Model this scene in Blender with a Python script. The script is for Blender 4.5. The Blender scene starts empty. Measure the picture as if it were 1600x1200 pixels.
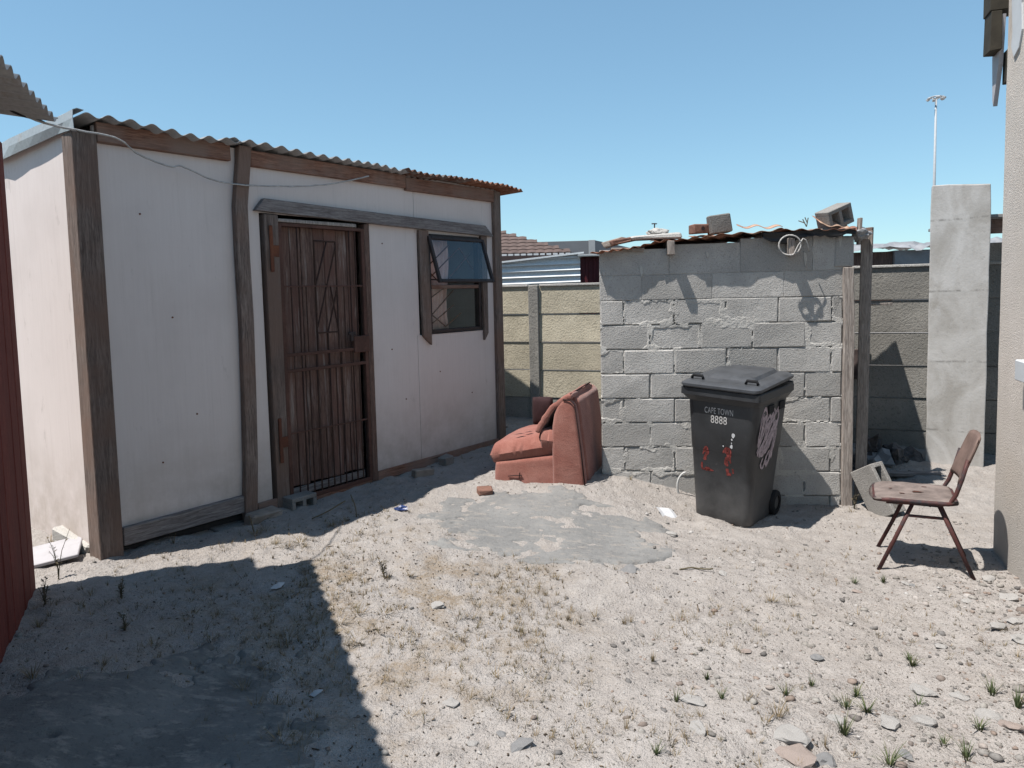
import bpy, bmesh, math, random
import numpy as np
from mathutils import Vector, Matrix, Euler, noise as mnoise

rnd = random.Random(7)
rng = np.random.default_rng(11)
R = math.radians
scene = bpy.context.scene
col = scene.collection

# ------------------------------------------------------------------ camera
cam_d = bpy.data.cameras.new('camera'); cam = bpy.data.objects.new('camera', cam_d); col.objects.link(cam)
cam_d.sensor_fit = 'HORIZONTAL'; cam_d.sensor_width = 36.0
cam_d.lens = 36.0 * 1150 / 1600
cam_d.shift_y = -50 / 1600
cam_d.clip_start = 0.05; cam_d.clip_end = 2000
PITCH, ROLL = R(4.5), 0.023
fw = Vector((0, math.cos(PITCH), -math.sin(PITCH))); r0 = Vector((1, 0, 0)); u0 = r0.cross(fw)
rt = r0 * math.cos(ROLL) - u0 * math.sin(ROLL); up = r0 * math.sin(ROLL) + u0 * math.cos(ROLL)
cm = Matrix((rt, up, -fw)).transposed().to_4x4(); cm.translation = (0, 0, 1.65)
cam.matrix_world = cm
scene.camera = cam

# ------------------------------------------------------------------ sky, sun, exposure
SUN = Vector((0.42, 0.20, -1.0)).normalized()          # the way the light travels
world = bpy.data.worlds.new('World'); scene.world = world; world.use_nodes = True
wn = world.node_tree; wn.nodes.clear()
sky = wn.nodes.new('ShaderNodeTexSky'); sky.sky_type = 'NISHITA'; sky.sun_disc = False
sky.sun_elevation = math.asin(-SUN.z); sky.sun_rotation = math.atan2(-SUN.x, -SUN.y)
sky.air_density = 1.0; sky.dust_density = 0.05; sky.ozone_density = 1.2; sky.altitude = 300
bg = wn.nodes.new('ShaderNodeBackground'); bg.inputs['Strength'].default_value = 0.135
wo = wn.nodes.new('ShaderNodeOutputWorld')
tint = wn.nodes.new('ShaderNodeMix'); tint.data_type = 'RGBA'; tint.blend_type = 'MULTIPLY'; tint.inputs[0].default_value = 1.0
tint.inputs[7].default_value = (0.82, 1.13, 1.25, 1)
gam = wn.nodes.new('ShaderNodeGamma'); gam.inputs[1].default_value = 0.65        # evens the sky out, as summer haze does
wn.links.new(sky.outputs[0], gam.inputs[0]); wn.links.new(gam.outputs[0], tint.inputs[6]); wn.links.new(tint.outputs[2], bg.inputs[0]); wn.links.new(bg.outputs[0], wo.inputs[0])
sun_d = bpy.data.lights.new('sun', 'SUN'); sun_d.energy = 5.0; sun_d.angle = R(0.5); sun_d.color = (1.0, 0.955, 0.895)
sun = bpy.data.objects.new('sun', sun_d); col.objects.link(sun)
sun.rotation_euler = SUN.to_track_quat('-Z', 'Y').to_euler(); sun.location = (-8, -4, 18)
vs = scene.view_settings; vs.view_transform = 'Standard'; vs.look = 'None'; vs.gamma = 1.0; vs.exposure = 0.68
vs.use_curve_mapping = False
scene.cycles.max_bounces = 5; scene.cycles.diffuse_bounces = 3; scene.cycles.glossy_bounces = 2

# ------------------------------------------------------------------ material helpers
LEVEL = {'black_bin_plastic': 0.62, 'grey_bin_lid': 0.66, 'old_cement': 0.66, 'sand': 0.73, 'white_fibre_panel': 1.06, 'grey_cement_block': 0.92, 'pale_mortar': 0.92, 'precast_fence_concrete': 0.85, 'beige_stucco': 0.88, 'smeared_cement_render': 0.76,
         'pink_curtain': 1.0, 'peeling_door_wood': 0.95, 'weathered_grey_wood_z': 0.8, 'weathered_grey_wood_x': 0.95, 'red_brown_wood_x': 0.95, 'pallet_wood_z': 0.95, 'bright_zinc': 0.9}
class NT:
    def __init__(s, name):
        s.m = bpy.data.materials.new(name); s.m.use_nodes = True
        s.t = s.m.node_tree; s.n = s.t.nodes
        s.b = s.n['Principled BSDF']
        s.b.inputs['Specular IOR Level'].default_value = 0.25
        s._obj = None
    def link(s, a, b): s.t.links.new(a, b)
    def setin(s, sock, v):
        if hasattr(v, 'is_output'): s.link(v, sock)
        elif isinstance(v, (tuple, list)) and len(v) == 3 and sock.type == 'RGBA': sock.default_value = (*v, 1)
        else: sock.default_value = v
    def obj(s):
        if s._obj is None: s._obj = s.n.new('ShaderNodeTexCoord').outputs['Object']
        return s._obj
    def pos(s): return s.n.new('ShaderNodeNewGeometry').outputs['Position']
    def island(s): return s.n.new('ShaderNodeNewGeometry').outputs['Random Per Island']
    def rand(s): return s.n.new('ShaderNodeObjectInfo').outputs['Random']
    def mapping(s, vec, scale=(1, 1, 1), loc=(0, 0, 0), rot=(0, 0, 0)):
        n = s.n.new('ShaderNodeMapping'); s.link(vec, n.inputs[0])
        s.setin(n.inputs['Location'], loc); n.inputs['Rotation'].default_value = rot; n.inputs['Scale'].default_value = scale
        return n.outputs[0]
    def noise(s, vec, scale, detail=4, rough=0.55, dist=0.0):
        n = s.n.new('ShaderNodeTexNoise'); s.link(vec, n.inputs['Vector'])
        n.inputs['Scale'].default_value = scale; n.inputs['Detail'].default_value = detail
        n.inputs['Roughness'].default_value = rough; n.inputs['Distortion'].default_value = dist
        return n.outputs['Fac']
    def voro(s, vec, scale, feature='F1', out='Distance'):
        n = s.n.new('ShaderNodeTexVoronoi'); n.feature = feature; s.link(vec, n.inputs['Vector'])
        n.inputs['Scale'].default_value = scale
        return n.outputs[out]
    def ramp(s, fac, stops, interp='LINEAR'):
        n = s.n.new('ShaderNodeValToRGB'); s.setin(n.inputs[0], fac); cr = n.color_ramp; cr.interpolation = interp
        while len(cr.elements) < len(stops): cr.elements.new(0.5)
        for e, (p, c) in zip(cr.elements, stops):
            e.position = p; e.color = (*c, 1) if isinstance(c, (tuple, list)) else (c, c, c, 1)
        return n.outputs[0]
    def mix(s, fac, a, b, mode='MIX'):
        n = s.n.new('ShaderNodeMix'); n.data_type = 'RGBA'; n.blend_type = mode
        s.setin(n.inputs[0], fac); s.setin(n.inputs[6], a); s.setin(n.inputs[7], b)
        return n.outputs[2]
    def math(s, op, a, b=0.0, c=0.0):
        n = s.n.new('ShaderNodeMath'); n.operation = op
        s.setin(n.inputs[0], a); s.setin(n.inputs[1], b); s.setin(n.inputs[2], c)
        return n.outputs[0]
    def sep(s, vec):
        n = s.n.new('ShaderNodeSeparateXYZ'); s.link(vec, n.inputs[0]); return n.outputs
    def vadd(s, a, b):
        n = s.n.new('ShaderNodeVectorMath'); n.operation = 'ADD'; s.setin(n.inputs[0], a); s.setin(n.inputs[1], b); return n.outputs[0]
    def rvec(s, k=20.0):
        c = s.n.new('ShaderNodeCombineXYZ'); r = s.rand()
        for i, f in enumerate((1.0, 1.7, 2.3)): s.link(s.math('MULTIPLY', r, k * f), c.inputs[i])
        return c.outputs[0]
    def bump(s, h, strength=0.5, dist=0.01):
        n = s.n.new('ShaderNodeBump'); n.inputs['Strength'].default_value = strength; n.inputs['Distance'].default_value = dist
        s.setin(n.inputs['Height'], h); s.link(n.outputs[0], s.b.inputs['Normal'])
    def out(s, color, rough=0.8, metal=0.0, level=0.76):
        level = LEVEL.get(s.m.name, level)
        if hasattr(color, 'is_output'): color = s.mix(1.0, color, (level, level, level), 'MULTIPLY')
        s.setin(s.b.inputs['Base Color'], color); s.setin(s.b.inputs['Roughness'], rough); s.setin(s.b.inputs['Metallic'], metal)
        return s.m

def mul(c, k): return tuple(x * k for x in c)

def wood(name, axis, light, dark, warm=None, paint=None, paint_amt=0.5):
    t = NT(name); sc = [26, 26, 26]; sc['xyz'.index(axis)] = 1.6
    v = t.vadd(t.obj(), t.rvec())
    g = t.noise(t.mapping(v, sc), 3.0, 4, 0.62, 0.6)
    f = t.noise(t.mapping(v, [x * 4 for x in sc]), 3.0, 1, 0.6)
    big = t.noise(v, 2.3, 3, 0.6)
    c = t.mix(t.ramp(g, [(0.33, 0.0), (0.68, 1.0)]), dark, light)
    c = t.mix(t.ramp(f, [(0.36, 0.55), (0.5, 0.0)]), c, mul(dark, 0.45))
    if warm: c = t.mix(t.ramp(big, [(0.42, 0.0), (0.62, 0.8)]), c, warm)
    if paint:
        pk = t.noise(t.mapping(v, [x * 0.55 for x in sc]), 2.0, 6, 0.7)
        c = t.mix(t.ramp(pk, [(paint_amt - 0.05, 0.0), (paint_amt + 0.08, 0.9)]), c, paint)
    c = t.mix(t.math('MULTIPLY', t.rand(), 0.35), c, mul(dark, 0.7))
    kn = t.voro(t.mapping(v, [x * 0.22 for x in sc]), 2.2)
    c = t.mix(t.ramp(kn, [(0.03, 0.8), (0.1, 0.0)]), c, mul(dark, 0.4))
    t.bump(t.math('ADD', g, t.math('MULTIPLY', f, 0.6)), 0.55, 0.006)
    return t.out(c, 0.85)

def m_sand():
    t = NT('sand'); p = t.pos()
    n1 = t.noise(p, 0.9, 2, 0.6); n2 = t.noise(p, 8.0, 4, 0.65); n3 = t.noise(p, 60.0, 2, 0.7); n4 = t.noise(p, 210.0, 1, 0.6)
    c = t.mix(t.ramp(n2, [(0.3, 0.0), (0.7, 1.0)]), (0.345, 0.313, 0.292), (0.465, 0.43, 0.404))
    c = t.mix(t.ramp(n1, [(0.45, 0.0), (0.7, 0.5)]), c, (0.35, 0.312, 0.282))
    tr = t.ramp(t.noise(p, 0.75, 3, 0.6, 0.5), [(0.40, 0.15), (0.60, 1.0)])
    c = t.mix(t.math('MULTIPLY', t.ramp(n3, [(0.55, 0.0), (0.72, 0.6)]), tr), c, (0.19, 0.166, 0.146))
    c = t.mix(t.ramp(n4, [(0.58, 0.0), (0.68, 0.7)]), c, (0.48, 0.45, 0.42))
    c = t.mix(t.math('MULTIPLY', t.ramp(n4, [(0.26, 0.8), (0.40, 0.0)]), tr), c, (0.15, 0.132, 0.118))
    # straw-brown litter spread in drifts over the sand
    s = t.sep(p)
    dx = t.math('SUBTRACT', s[0], -0.75); dy = t.math('SUBTRACT', s[1], 3.75)
    d = t.math('ADD', t.math('MULTIPLY', t.math('MULTIPLY', dx, dx), 0.55), t.math('MULTIPLY', t.math('MULTIPLY', dy, dy), 0.45))
    drift = t.math('MULTIPLY', t.ramp(d, [(0.05, 1.0), (0.9, 0.12)]), t.ramp(t.noise(p, 3.2, 4, 0.72), [(0.46, 0.0), (0.62, 1.0)]))
    c = t.mix(t.math('MULTIPLY', drift, t.ramp(n3, [(0.3, 0.25), (0.6, 0.85)])), c, (0.25, 0.185, 0.115))
    h = t.math('ADD', t.math('MULTIPLY', n2, 1.2), t.math('ADD', t.math('MULTIPLY', n3, 0.55), t.math('MULTIPLY', n4, 0.22)))
    t.bump(h, 1.0, 0.026)
    return t.out(c, 0.95)

def m_cement(name, a, b, sandy=(0.5, 0.455, 0.41), amt=0.6):
    t = NT(name); p = t.pos()
    n1 = t.noise(p, 3.0, 6, 0.65); n2 = t.noise(p, 40.0, 5, 0.7); n3 = t.noise(t.mapping(p, (1, 2.2, 1)), 9, 6, 0.7)
    c = t.mix(t.ramp(n1, [(0.3, 0.0), (0.7, 1.0)]), a, b)
    c = t.mix(t.ramp(n3, [(amt - 0.04, 0.0), (amt + 0.06, 0.9)]), c, sandy)
    c = t.mix(t.ramp(n2, [(0.3, 0.6), (0.45, 0.0)]), c, mul(a, 0.55))
    t.bump(t.math('ADD', n3, n2), 0.7, 0.012)
    return t.out(c, 0.92)

def m_panel():
    t = NT('white_fibre_panel'); o = t.obj()
    st = t.noise(t.mapping(o, (30, 30, 1.2)), 2.0, 5, 0.6); bl = t.noise(o, 1.6, 4, 0.6); sp = t.noise(o, 45, 3, 0.6)
    c = t.mix(t.ramp(st, [(0.3, 0.0), (0.8, 0.5)]), (0.53, 0.47, 0.445), (0.60, 0.545, 0.52))
    c = t.mix(t.ramp(bl, [(0.5, 0.0), (0.75, 0.35)]), c, (0.41, 0.36, 0.335))
    z = t.sep(t.pos())[2]
    low = t.math('MULTIPLY', t.ramp(z, [(0.15, 1.0), (0.85, 0.0)]), t.ramp(t.noise(o, 4.5, 5, 0.7), [(0.35, 0.15), (0.62, 1.0)]))
    c = t.mix(t.math('MULTIPLY', low, 0.7), c, (0.30, 0.25, 0.21))
    dr = t.noise(t.mapping(o, (14, 14, 0.5)), 2.0, 4, 0.7)
    c = t.mix(t.math('MULTIPLY', t.ramp(dr, [(0.58, 0.0), (0.74, 0.26)]), t.ramp(z, [(0.2, 0.35), (0.9, 1.0)])), c, (0.31, 0.265, 0.235))
    sm = t.noise(t.mapping(o, (5, 5, 2)), 1.5, 5, 0.75)
    c = t.mix(t.ramp(sm, [(0.62, 0.0), (0.72, 0.5)]), c, (0.30, 0.26, 0.235))
    t.bump(t.math('ADD', st, sp), 0.12, 0.004)
    return t.out(c, 0.75)

def m_block(name, a, b, scale=1.0, stain=0.85):
    t = NT(name); o = t.vadd(t.obj(), t.rvec(9.0))
    n1 = t.noise(o, 5.0 * scale, 4, 0.65); n2 = t.noise(o, 90 * scale, 2, 0.75); n3 = t.noise(o, 260 * scale, 0, 0.6)
    c = t.mix(t.ramp(n1, [(0.3, 0.0), (0.7, 1.0)]), a, b)
    c = t.mix(t.math('MULTIPLY', t.rand(), stain), c, mul(a, 0.72))
    c = t.mix(t.ramp(n2, [(0.34, 0.55), (0.46, 0.0)]), c, mul(a, 0.5))
    c = t.mix(t.ramp(n3, [(0.58, 0.0), (0.7, 0.3)]), c, mul(b, 1.25))
    wp = t.noise(t.pos(), 1.7, 3, 0.6)
    c = t.mix(t.ramp(wp, [(0.42, 0.0), (0.66, 0.45)]), c, mul(a, 0.62))
    pit = t.voro(o, 120 * scale)
    t.bump(t.math('ADD', t.math('ADD', n2, t.math('MULTIPLY', n1, 1.2)), t.math('MULTIPLY', t.math('MINIMUM', pit, 0.35), 0.8)), 0.7, 0.009)
    return t.out(c, 0.95)

def m_render():
    t = NT('smeared_cement_render'); o = t.obj()
    n1 = t.noise(t.mapping(o, (1.5, 1.5, 1.0)), 2.0, 5, 0.6, 0.8); n2 = t.noise(o, 30, 5, 0.7); n3 = t.noise(t.mapping(o, (6, 6, 2)), 2, 5, 0.7)
    c = t.mix(t.ramp(n1, [(0.36, 0.0), (0.62, 1.0)]), (0.42, 0.40, 0.375), (0.60, 0.588, 0.575))
    c = t.mix(t.ramp(n3, [(0.58, 0.0), (0.7, 0.5)]), c, (0.56, 0.555, 0.555))
    c = t.mix(t.ramp(n2, [(0.3, 0.4), (0.42, 0.0)]), c, (0.25, 0.24, 0.23))
    z = t.sep(o)[2]
    ln = t.math('ABSOLUTE', t.math('SUBTRACT', t.math('FRACT', t.math('ADD', t.math('MULTIPLY', z, 1.55), t.math('MULTIPLY', n1, 0.08))), 0.5))
    c = t.mix(t.math('MULTIPLY', t.ramp(ln, [(0.006, 0.6), (0.02, 0.0)]), t.ramp(n3, [(0.42, 0.0), (0.55, 1.0)])), c, (0.2, 0.19, 0.18))
    t.bump(t.math('ADD', n1, t.math('MULTIPLY', n2, 0.6)), 0.35, 0.010)
    return t.out(c, 0.9)

def m_stucco():
    t = NT('beige_stucco'); o = t.obj()
    n1 = t.noise(o, 2.0, 5, 0.6); n2 = t.noise(o, 95, 4, 0.7); n3 = t.noise(t.mapping(o, (9, 9, 0.8)), 2, 4, 0.6)
    c = t.mix(t.ramp(n1, [(0.35, 0.0), (0.7, 1.0)]), (0.56, 0.50, 0.445), (0.64, 0.575, 0.52))
    c = t.mix(t.ramp(n3, [(0.6, 0.0), (0.8, 0.4)]), c, (0.47, 0.41, 0.36))
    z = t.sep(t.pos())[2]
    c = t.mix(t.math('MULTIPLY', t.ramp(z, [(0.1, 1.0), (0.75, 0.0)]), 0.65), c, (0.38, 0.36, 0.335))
    ck = t.noise(t.mapping(o, (3, 3, 1.2)), 2.2, 6, 0.75)
    c = t.mix(t.ramp(ck, [(0.60, 0.0), (0.68, 0.5)]), c, (0.36, 0.32, 0.285))
    t.bump(n2, 0.9, 0.012)
    return t.out(c, 0.95)

def m_metal(name, base, rust=None, amt=0.6, rough=0.5, metal=0.6, sc=3.0):
    t = NT(name); o = t.vadd(t.obj(), t.rvec(7.0))
    n1 = t.noise(o, sc, 6, 0.7); n2 = t.noise(o, 45, 4, 0.65)
    c = t.mix(t.ramp(n2, [(0.3, 0.0), (0.7, 1.0)]), mul(base, 0.8), base)
    r = rough; mt = metal
    if rust:
        k = t.ramp(n1, [(amt - 0.08, 0.0), (amt + 0.06, 1.0)])
        c = t.mix(k, c, t.mix(n2, mul(rust, 0.6), mul(rust, 1.35)))
        r = t.math('ADD', t.math('MULTIPLY', k, 0.9 - rough), rough)
        mt = t.math('MULTIPLY', t.math('SUBTRACT', 1.0, k), metal)
    t.bump(t.math('ADD', n1, t.math('MULTIPLY', n2, 0.4)), 0.25, 0.006)
    return t.out(c, r, mt)

def m_plain(name, c, rough=0.8, var=0.25, sc=12.0, bump=0.2, metal=0.0, spec=0.25, bsc=None):
    t = NT(name); o = t.vadd(t.obj(), t.rvec(5.0))
    n = t.noise(o, sc, 5, 0.65)
    cc = t.mix(t.ramp(n, [(0.3, 0.0), (0.7, 1.0)]), mul(c, 1 - var), mul(c, 1 + var * 0.6))
    if bump: t.bump(t.noise(o, bsc or sc * 5, 4, 0.65), bump, 0.006)
    t.b.inputs['Specular IOR Level'].default_value = spec
    return t.out(cc, rough, metal)

def m_fabric(name, c, worn):
    t = NT(name); o = t.obj()
    n = t.noise(o, 5, 5, 0.65); w = t.noise(o, 160, 3, 0.7); s = t.noise(t.mapping(o, (3, 3, 4)), 2.0, 3, 0.6, 1.0)
    cc = t.mix(t.ramp(n, [(0.35, 0.0), (0.7, 1.0)]), c, worn)
    cc = t.mix(t.ramp(w, [(0.35, 0.35), (0.6, 0.0)]), cc, mul(c, 0.45))
    cc = t.mix(t.ramp(s, [(0.6, 0.0), (0.75, 0.35)]), cc, mul(worn, 1.2))
    fo = t.noise(t.mapping(o, (2.0, 2.0, 5.0), rot=(0, 0.5, 0)), 2.2, 3, 0.55, 1.4)
    t.bump(t.math('ADD', t.math('MULTIPLY', fo, 1.1), t.math('ADD', t.math('MULTIPLY', n, 1.0), w)), 0.32, 0.010)
    t.b.inputs['Sheen Weight'].default_value = 0.15
    return t.out(cc, 0.95)

def m_bin():
    t = NT('black_bin_plastic'); o = t.obj(); s = t.sep(o)
    n = t.noise(o, 4, 6, 0.65); f = t.noise(t.mapping(o, (60, 60, 6)), 2, 4, 0.6); d = t.noise(o, 22, 5, 0.75)
    c = t.mix(t.ramp(n, [(0.35, 0.0), (0.7, 1.0)]), (0.024, 0.026, 0.030), (0.048, 0.051, 0.058))
    dust = t.math('MULTIPLY', t.ramp(s[2], [(0.02, 1.0), (0.42, 0.1)]), t.ramp(n, [(0.3, 0.2), (0.65, 1.0)]))
    c = t.mix(t.math('MULTIPLY', dust, 0.45), c, (0.24, 0.225, 0.21))
    c = t.mix(t.ramp(d, [(0.62, 0.0), (0.72, 0.35)]), c, (0.16, 0.15, 0.145))
    c = t.mix(t.ramp(f, [(0.66, 0.0), (0.72, 0.2)]), c, (0.2, 0.2, 0.2))
    t.bump(d, 0.15, 0.005)
    t.b.inputs['Specular IOR Level'].default_value = 0.45
    return t.out(c, t.ramp(n, [(0.3, 0.42), (0.7, 0.62)]))

def m_glass():
    m = bpy.data.materials.new('window_glass'); m.use_nodes = True; t = m.node_tree; t.nodes.clear()
    o = t.nodes.new('ShaderNodeOutputMaterial'); mx = t.nodes.new('ShaderNodeMixShader')
    tr = t.nodes.new('ShaderNodeBsdfTransparent'); tr.inputs[0].default_value = (0.88, 0.91, 0.91, 1)
    gl = t.nodes.new('ShaderNodeBsdfGlossy'); gl.inputs['Roughness'].default_value = 0.02; gl.inputs[0].default_value = (0.9, 0.95, 1, 1)
    lw = t.nodes.new('ShaderNodeLayerWeight'); lw.inputs[0].default_value = 0.5
    pw = t.nodes.new('ShaderNodeMath'); pw.operation = 'POWER'; pw.inputs[1].default_value = 4.0; t.links.new(lw.outputs['Facing'], pw.inputs[0])
    ad = t.nodes.new('ShaderNodeMath'); ad.operation = 'MULTIPLY_ADD'; ad.inputs[1].default_value = 0.5; ad.inputs[2].default_value = 0.045; t.links.new(pw.outputs[0], ad.inputs[0])
    t.links.new(ad.outputs[0], mx.inputs[0]); t.links.new(tr.outputs[0], mx.inputs[1]); t.links.new(gl.outputs[0], mx.inputs[2])
    t.links.new(mx.outputs[0], o.inputs[0]); return m

def m_island(name, stops, rough=0.9, bump=0.0, sc=40, translucent=False):
    t = NT(name); c = t.ramp(t.island(), stops)
    n = t.noise(t.pos(), sc, 4, 0.7)
    c = t.mix(t.ramp(n, [(0.35, 0.45), (0.55, 0.0)]), c, t.mix(1.0, c, (0.5, 0.5, 0.5), 'MULTIPLY'))
    if bump: t.bump(n, bump, 0.005)
    return t.out(c, rough)

M = dict(
    sand=m_sand(),
    pad=m_cement('old_cement', (0.21, 0.208, 0.205), (0.32, 0.315, 0.305), sandy=(0.36, 0.33, 0.30), amt=0.575),
    pad_dark=m_cement('dark_cement', (0.14, 0.138, 0.134), (0.25, 0.243, 0.232), (0.32, 0.295, 0.27), 0.56),  # darker tone of the cement, for the second slab
    panel=m_panel(),
    wgx=wood('weathered_grey_wood_x', 'x', (0.34, 0.31, 0.30), (0.13, 0.11, 0.105)),
    wgz=wood('weathered_grey_wood_z', 'z', (0.33, 0.26, 0.225), (0.125, 0.092, 0.078), warm=(0.23, 0.145, 0.11)),
    wbx=wood('red_brown_wood_x', 'x', (0.34, 0.185, 0.13), (0.14, 0.068, 0.048), warm=(0.25, 0.185, 0.155)),
    wbz=wood('red_brown_wood_z', 'z', (0.30, 0.19, 0.15), (0.11, 0.068, 0.055)),
    door=wood('peeling_door_wood', 'z', (0.29, 0.19, 0.155), (0.09, 0.052, 0.042), warm=(0.16, 0.085, 0.068), paint=(0.36, 0.30, 0.27), paint_amt=0.60),
    plank=wood('pallet_wood_z', 'z', (0.44, 0.39, 0.35), (0.21, 0.175, 0.155)),
    red_wood=wood('red_painted_wood', 'z', (0.30, 0.075, 0.055), (0.16, 0.035, 0.028), paint=(0.36, 0.15, 0.12), paint_amt=0.66),
    iron=m_metal('rusty_gate_iron', (0.15, 0.075, 0.058), (0.10, 0.052, 0.04), 0.5, 0.75, 0.1),
    rod=m_metal('dark_gate_rod', (0.045, 0.025, 0.022), (0.07, 0.04, 0.03), 0.5, 0.8, 0.0),
    rust=m_metal('rust', (0.14, 0.055, 0.035), (0.20, 0.075, 0.04), 0.5, 0.9, 0.0),
    zinc=m_metal('dull_zinc', (0.42, 0.41, 0.40), (0.22, 0.13, 0.09), 0.66, 0.55, 0.35),
    zinc_dirty=m_metal('brown_stained_zinc', (0.30, 0.27, 0.25), (0.16, 0.075, 0.05), 0.50, 0.7, 0.2, 5.0),
    galv=m_metal('galvanised_flashing', (0.52, 0.55, 0.56), (0.35, 0.33, 0.31), 0.68, 0.5, 0.35),
    zinc_bright=m_metal('bright_zinc', (0.74, 0.76, 0.77), None, 0.6, 0.5, 0.0),
    rustsheet=m_metal('rusted_roof_sheet', (0.36, 0.19, 0.13), (0.24, 0.10, 0.06), 0.5, 0.85, 0.0, 6.0),
    orangesheet=m_metal('orange_rust_sheet', (0.36, 0.18, 0.12), (0.50, 0.34, 0.25), 0.52, 0.85, 0.0, 5.0),
    block=m_block('grey_cement_block', (0.40, 0.385, 0.365), (0.53, 0.51, 0.485)),
    mortar=m_block('pale_mortar', (0.43, 0.412, 0.385), (0.53, 0.51, 0.48), 1.0, 0.0),
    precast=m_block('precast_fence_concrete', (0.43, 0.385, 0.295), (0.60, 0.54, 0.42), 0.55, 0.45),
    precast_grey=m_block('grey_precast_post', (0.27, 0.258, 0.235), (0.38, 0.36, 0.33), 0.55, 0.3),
    render=m_render(), stucco=m_stucco(),
    white=m_plain('white_paint', (0.624, 0.640, 0.656), 0.6, 0.08, 6),
    white_board=m_plain('faded_white_board', (0.464, 0.448, 0.464), 0.7, 0.12, 8),
    soffit=m_plain('dark_soffit', (0.05, 0.042, 0.03), 0.8, 0.4, 8),
    black=m_plain('black_plastic_sheet', (0.014, 0.014, 0.016), 0.45, 0.3, 6, 0.4, spec=0.4, bsc=20),
    red_fab=m_fabric('faded_terracotta_fabric', (0.31, 0.115, 0.088), (0.40, 0.185, 0.148)),
    dark_fab=m_plain('dark_brown_fabric', (0.045, 0.022, 0.024), 0.95, 0.3, 30, 0.4),
    piping=m_plain('dark_piping', (0.035, 0.018, 0.018), 0.9, 0.2, 30, 0.0),
    bin=m_bin(),
    bin_lid=m_plain('grey_bin_lid', (0.075, 0.08, 0.09), 0.42, 0.35, 7, 0.1, spec=0.5),
    tyre=m_plain('black_rubber', (0.016, 0.016, 0.018), 0.8, 0.4, 20, 0.2),
    seat=m_plain('worn_vinyl_seat', (0.215, 0.172, 0.155), 0.7, 0.45, 9, 0.3),
    tube=m_metal('red_brown_chair_paint', (0.10, 0.038, 0.034), (0.05, 0.045, 0.05), 0.56, 0.6, 0.1, 9),
    chairback=m_plain('worn_chair_ply', (0.19, 0.13, 0.11), 0.75, 0.3, 8, 0.2),
    foam=m_plain('dark_foam', (0.08, 0.03, 0.02), 0.95, 0.4, 30),
    glass=m_glass(),
    frame=m_plain('dark_window_frame', (0.05, 0.035, 0.033), 0.6, 0.4, 14),
    curtain=m_plain('pink_curtain', (0.72, 0.47, 0.41), 0.95, 0.18, 5, 0.1),
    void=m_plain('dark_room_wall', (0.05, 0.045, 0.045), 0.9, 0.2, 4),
    tile=m_plain('brown_roof_tile', (0.136, 0.096, 0.084), 0.85, 0.3, 2.0, 0.2),
    eave=m_plain('dark_brown_fascia', (0.06, 0.04, 0.038), 0.7, 0.2, 5),
    cream=m_plain('cream_house_wall', (0.464, 0.432, 0.416), 0.9, 0.08, 2),
    greywall=m_plain('grey_flat_wall', (0.192, 0.196, 0.208), 0.9, 0.12, 1.0),
    palegrey=m_plain('pale_grey_corner', (0.400, 0.408, 0.416), 0.9, 0.1, 2),
    maroon=m_plain('maroon_sheet_metal', (0.075, 0.013, 0.018), 0.6, 0.25, 5, 0.1),
    silver=m_plain('silver_plastic_cover', (0.320, 0.320, 0.328), 0.5, 0.35, 3, 0.5, metal=0.0, spec=0.5, bsc=9),
    pole=m_plain('galvanised_pole', (0.42, 0.44, 0.46), 0.5, 0.1, 3, 0),
    brick=m_plain('clay_brick', (0.240, 0.128, 0.096), 0.95, 0.35, 14, 0.5),
    stock=m_plain('pale_cement_brick', (0.336, 0.288, 0.248), 0.95, 0.25, 14, 0.6),
    cblock=m_block('loose_cement_block', (0.25, 0.237, 0.222), (0.34, 0.322, 0.302)),
    stone=m_plain('pale_stone', (0.432, 0.412, 0.392), 0.95, 0.35, 25, 0.6),
    stone_grey=m_plain('grey_stone', (0.256, 0.252, 0.252), 0.9, 0.3, 25, 0.5),
    stone_pink=m_plain('pinkish_stone', (0.352, 0.288, 0.256), 0.95, 0.25, 25, 0.5),
    rubbish=m_plain('dusty_rubbish', (0.12, 0.11, 0.11), 0.9, 0.6, 14, 0.6),
    pvc=m_plain('white_pvc', (0.600, 0.592, 0.576), 0.5, 0.1, 8, 0.05),
    wire=m_plain('pale_wire', (0.50, 0.48, 0.46), 0.6, 0.3, 30, 0),
    dkwire=m_plain('dark_cable', (0.03, 0.028, 0.028), 0.6, 0.3, 30, 0),
    blue=m_plain('blue_foil_packet', (0.04, 0.07, 0.22), 0.35, 0.6, 40, 0.5, spec=0.5, bsc=60),
    paper=m_plain('white_paper', (0.576, 0.576, 0.592), 0.8, 0.1, 20, 0.2),
    text=m_plain('white_stencil', (0.60, 0.58, 0.57), 0.7, 0.35, 45, 0),
    graf=m_plain('mauve_chalk_paint', (0.46, 0.38, 0.41), 0.9, 0.45, 40, 0.1),
    redp=m_plain('red_spray_paint', (0.20, 0.040, 0.035), 0.8, 0.75, 40, 0.1),
    tree=m_plain('burnt_panel', (0.10, 0.075, 0.07), 0.9, 0.8, 6, 0.5),
)
M['drygrass'] = m_island('dry_grass_blade', [(0.0, (0.16, 0.115, 0.06)), (0.35, (0.27, 0.195, 0.105)), (0.6, (0.36, 0.27, 0.16)), (0.8, (0.11, 0.09, 0.05)), (1.0, (0.13, 0.13, 0.06))])
M['green'] = m_island('green_leaf', [(0.0, (0.05, 0.075, 0.03)), (0.5, (0.085, 0.11, 0.045)), (1.0, (0.15, 0.15, 0.07))])
M['weed'] = m_island('dull_weed', [(0.0, (0.07, 0.065, 0.04)), (0.5, (0.13, 0.11, 0.07)), (1.0, (0.19, 0.15, 0.10))])
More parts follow.
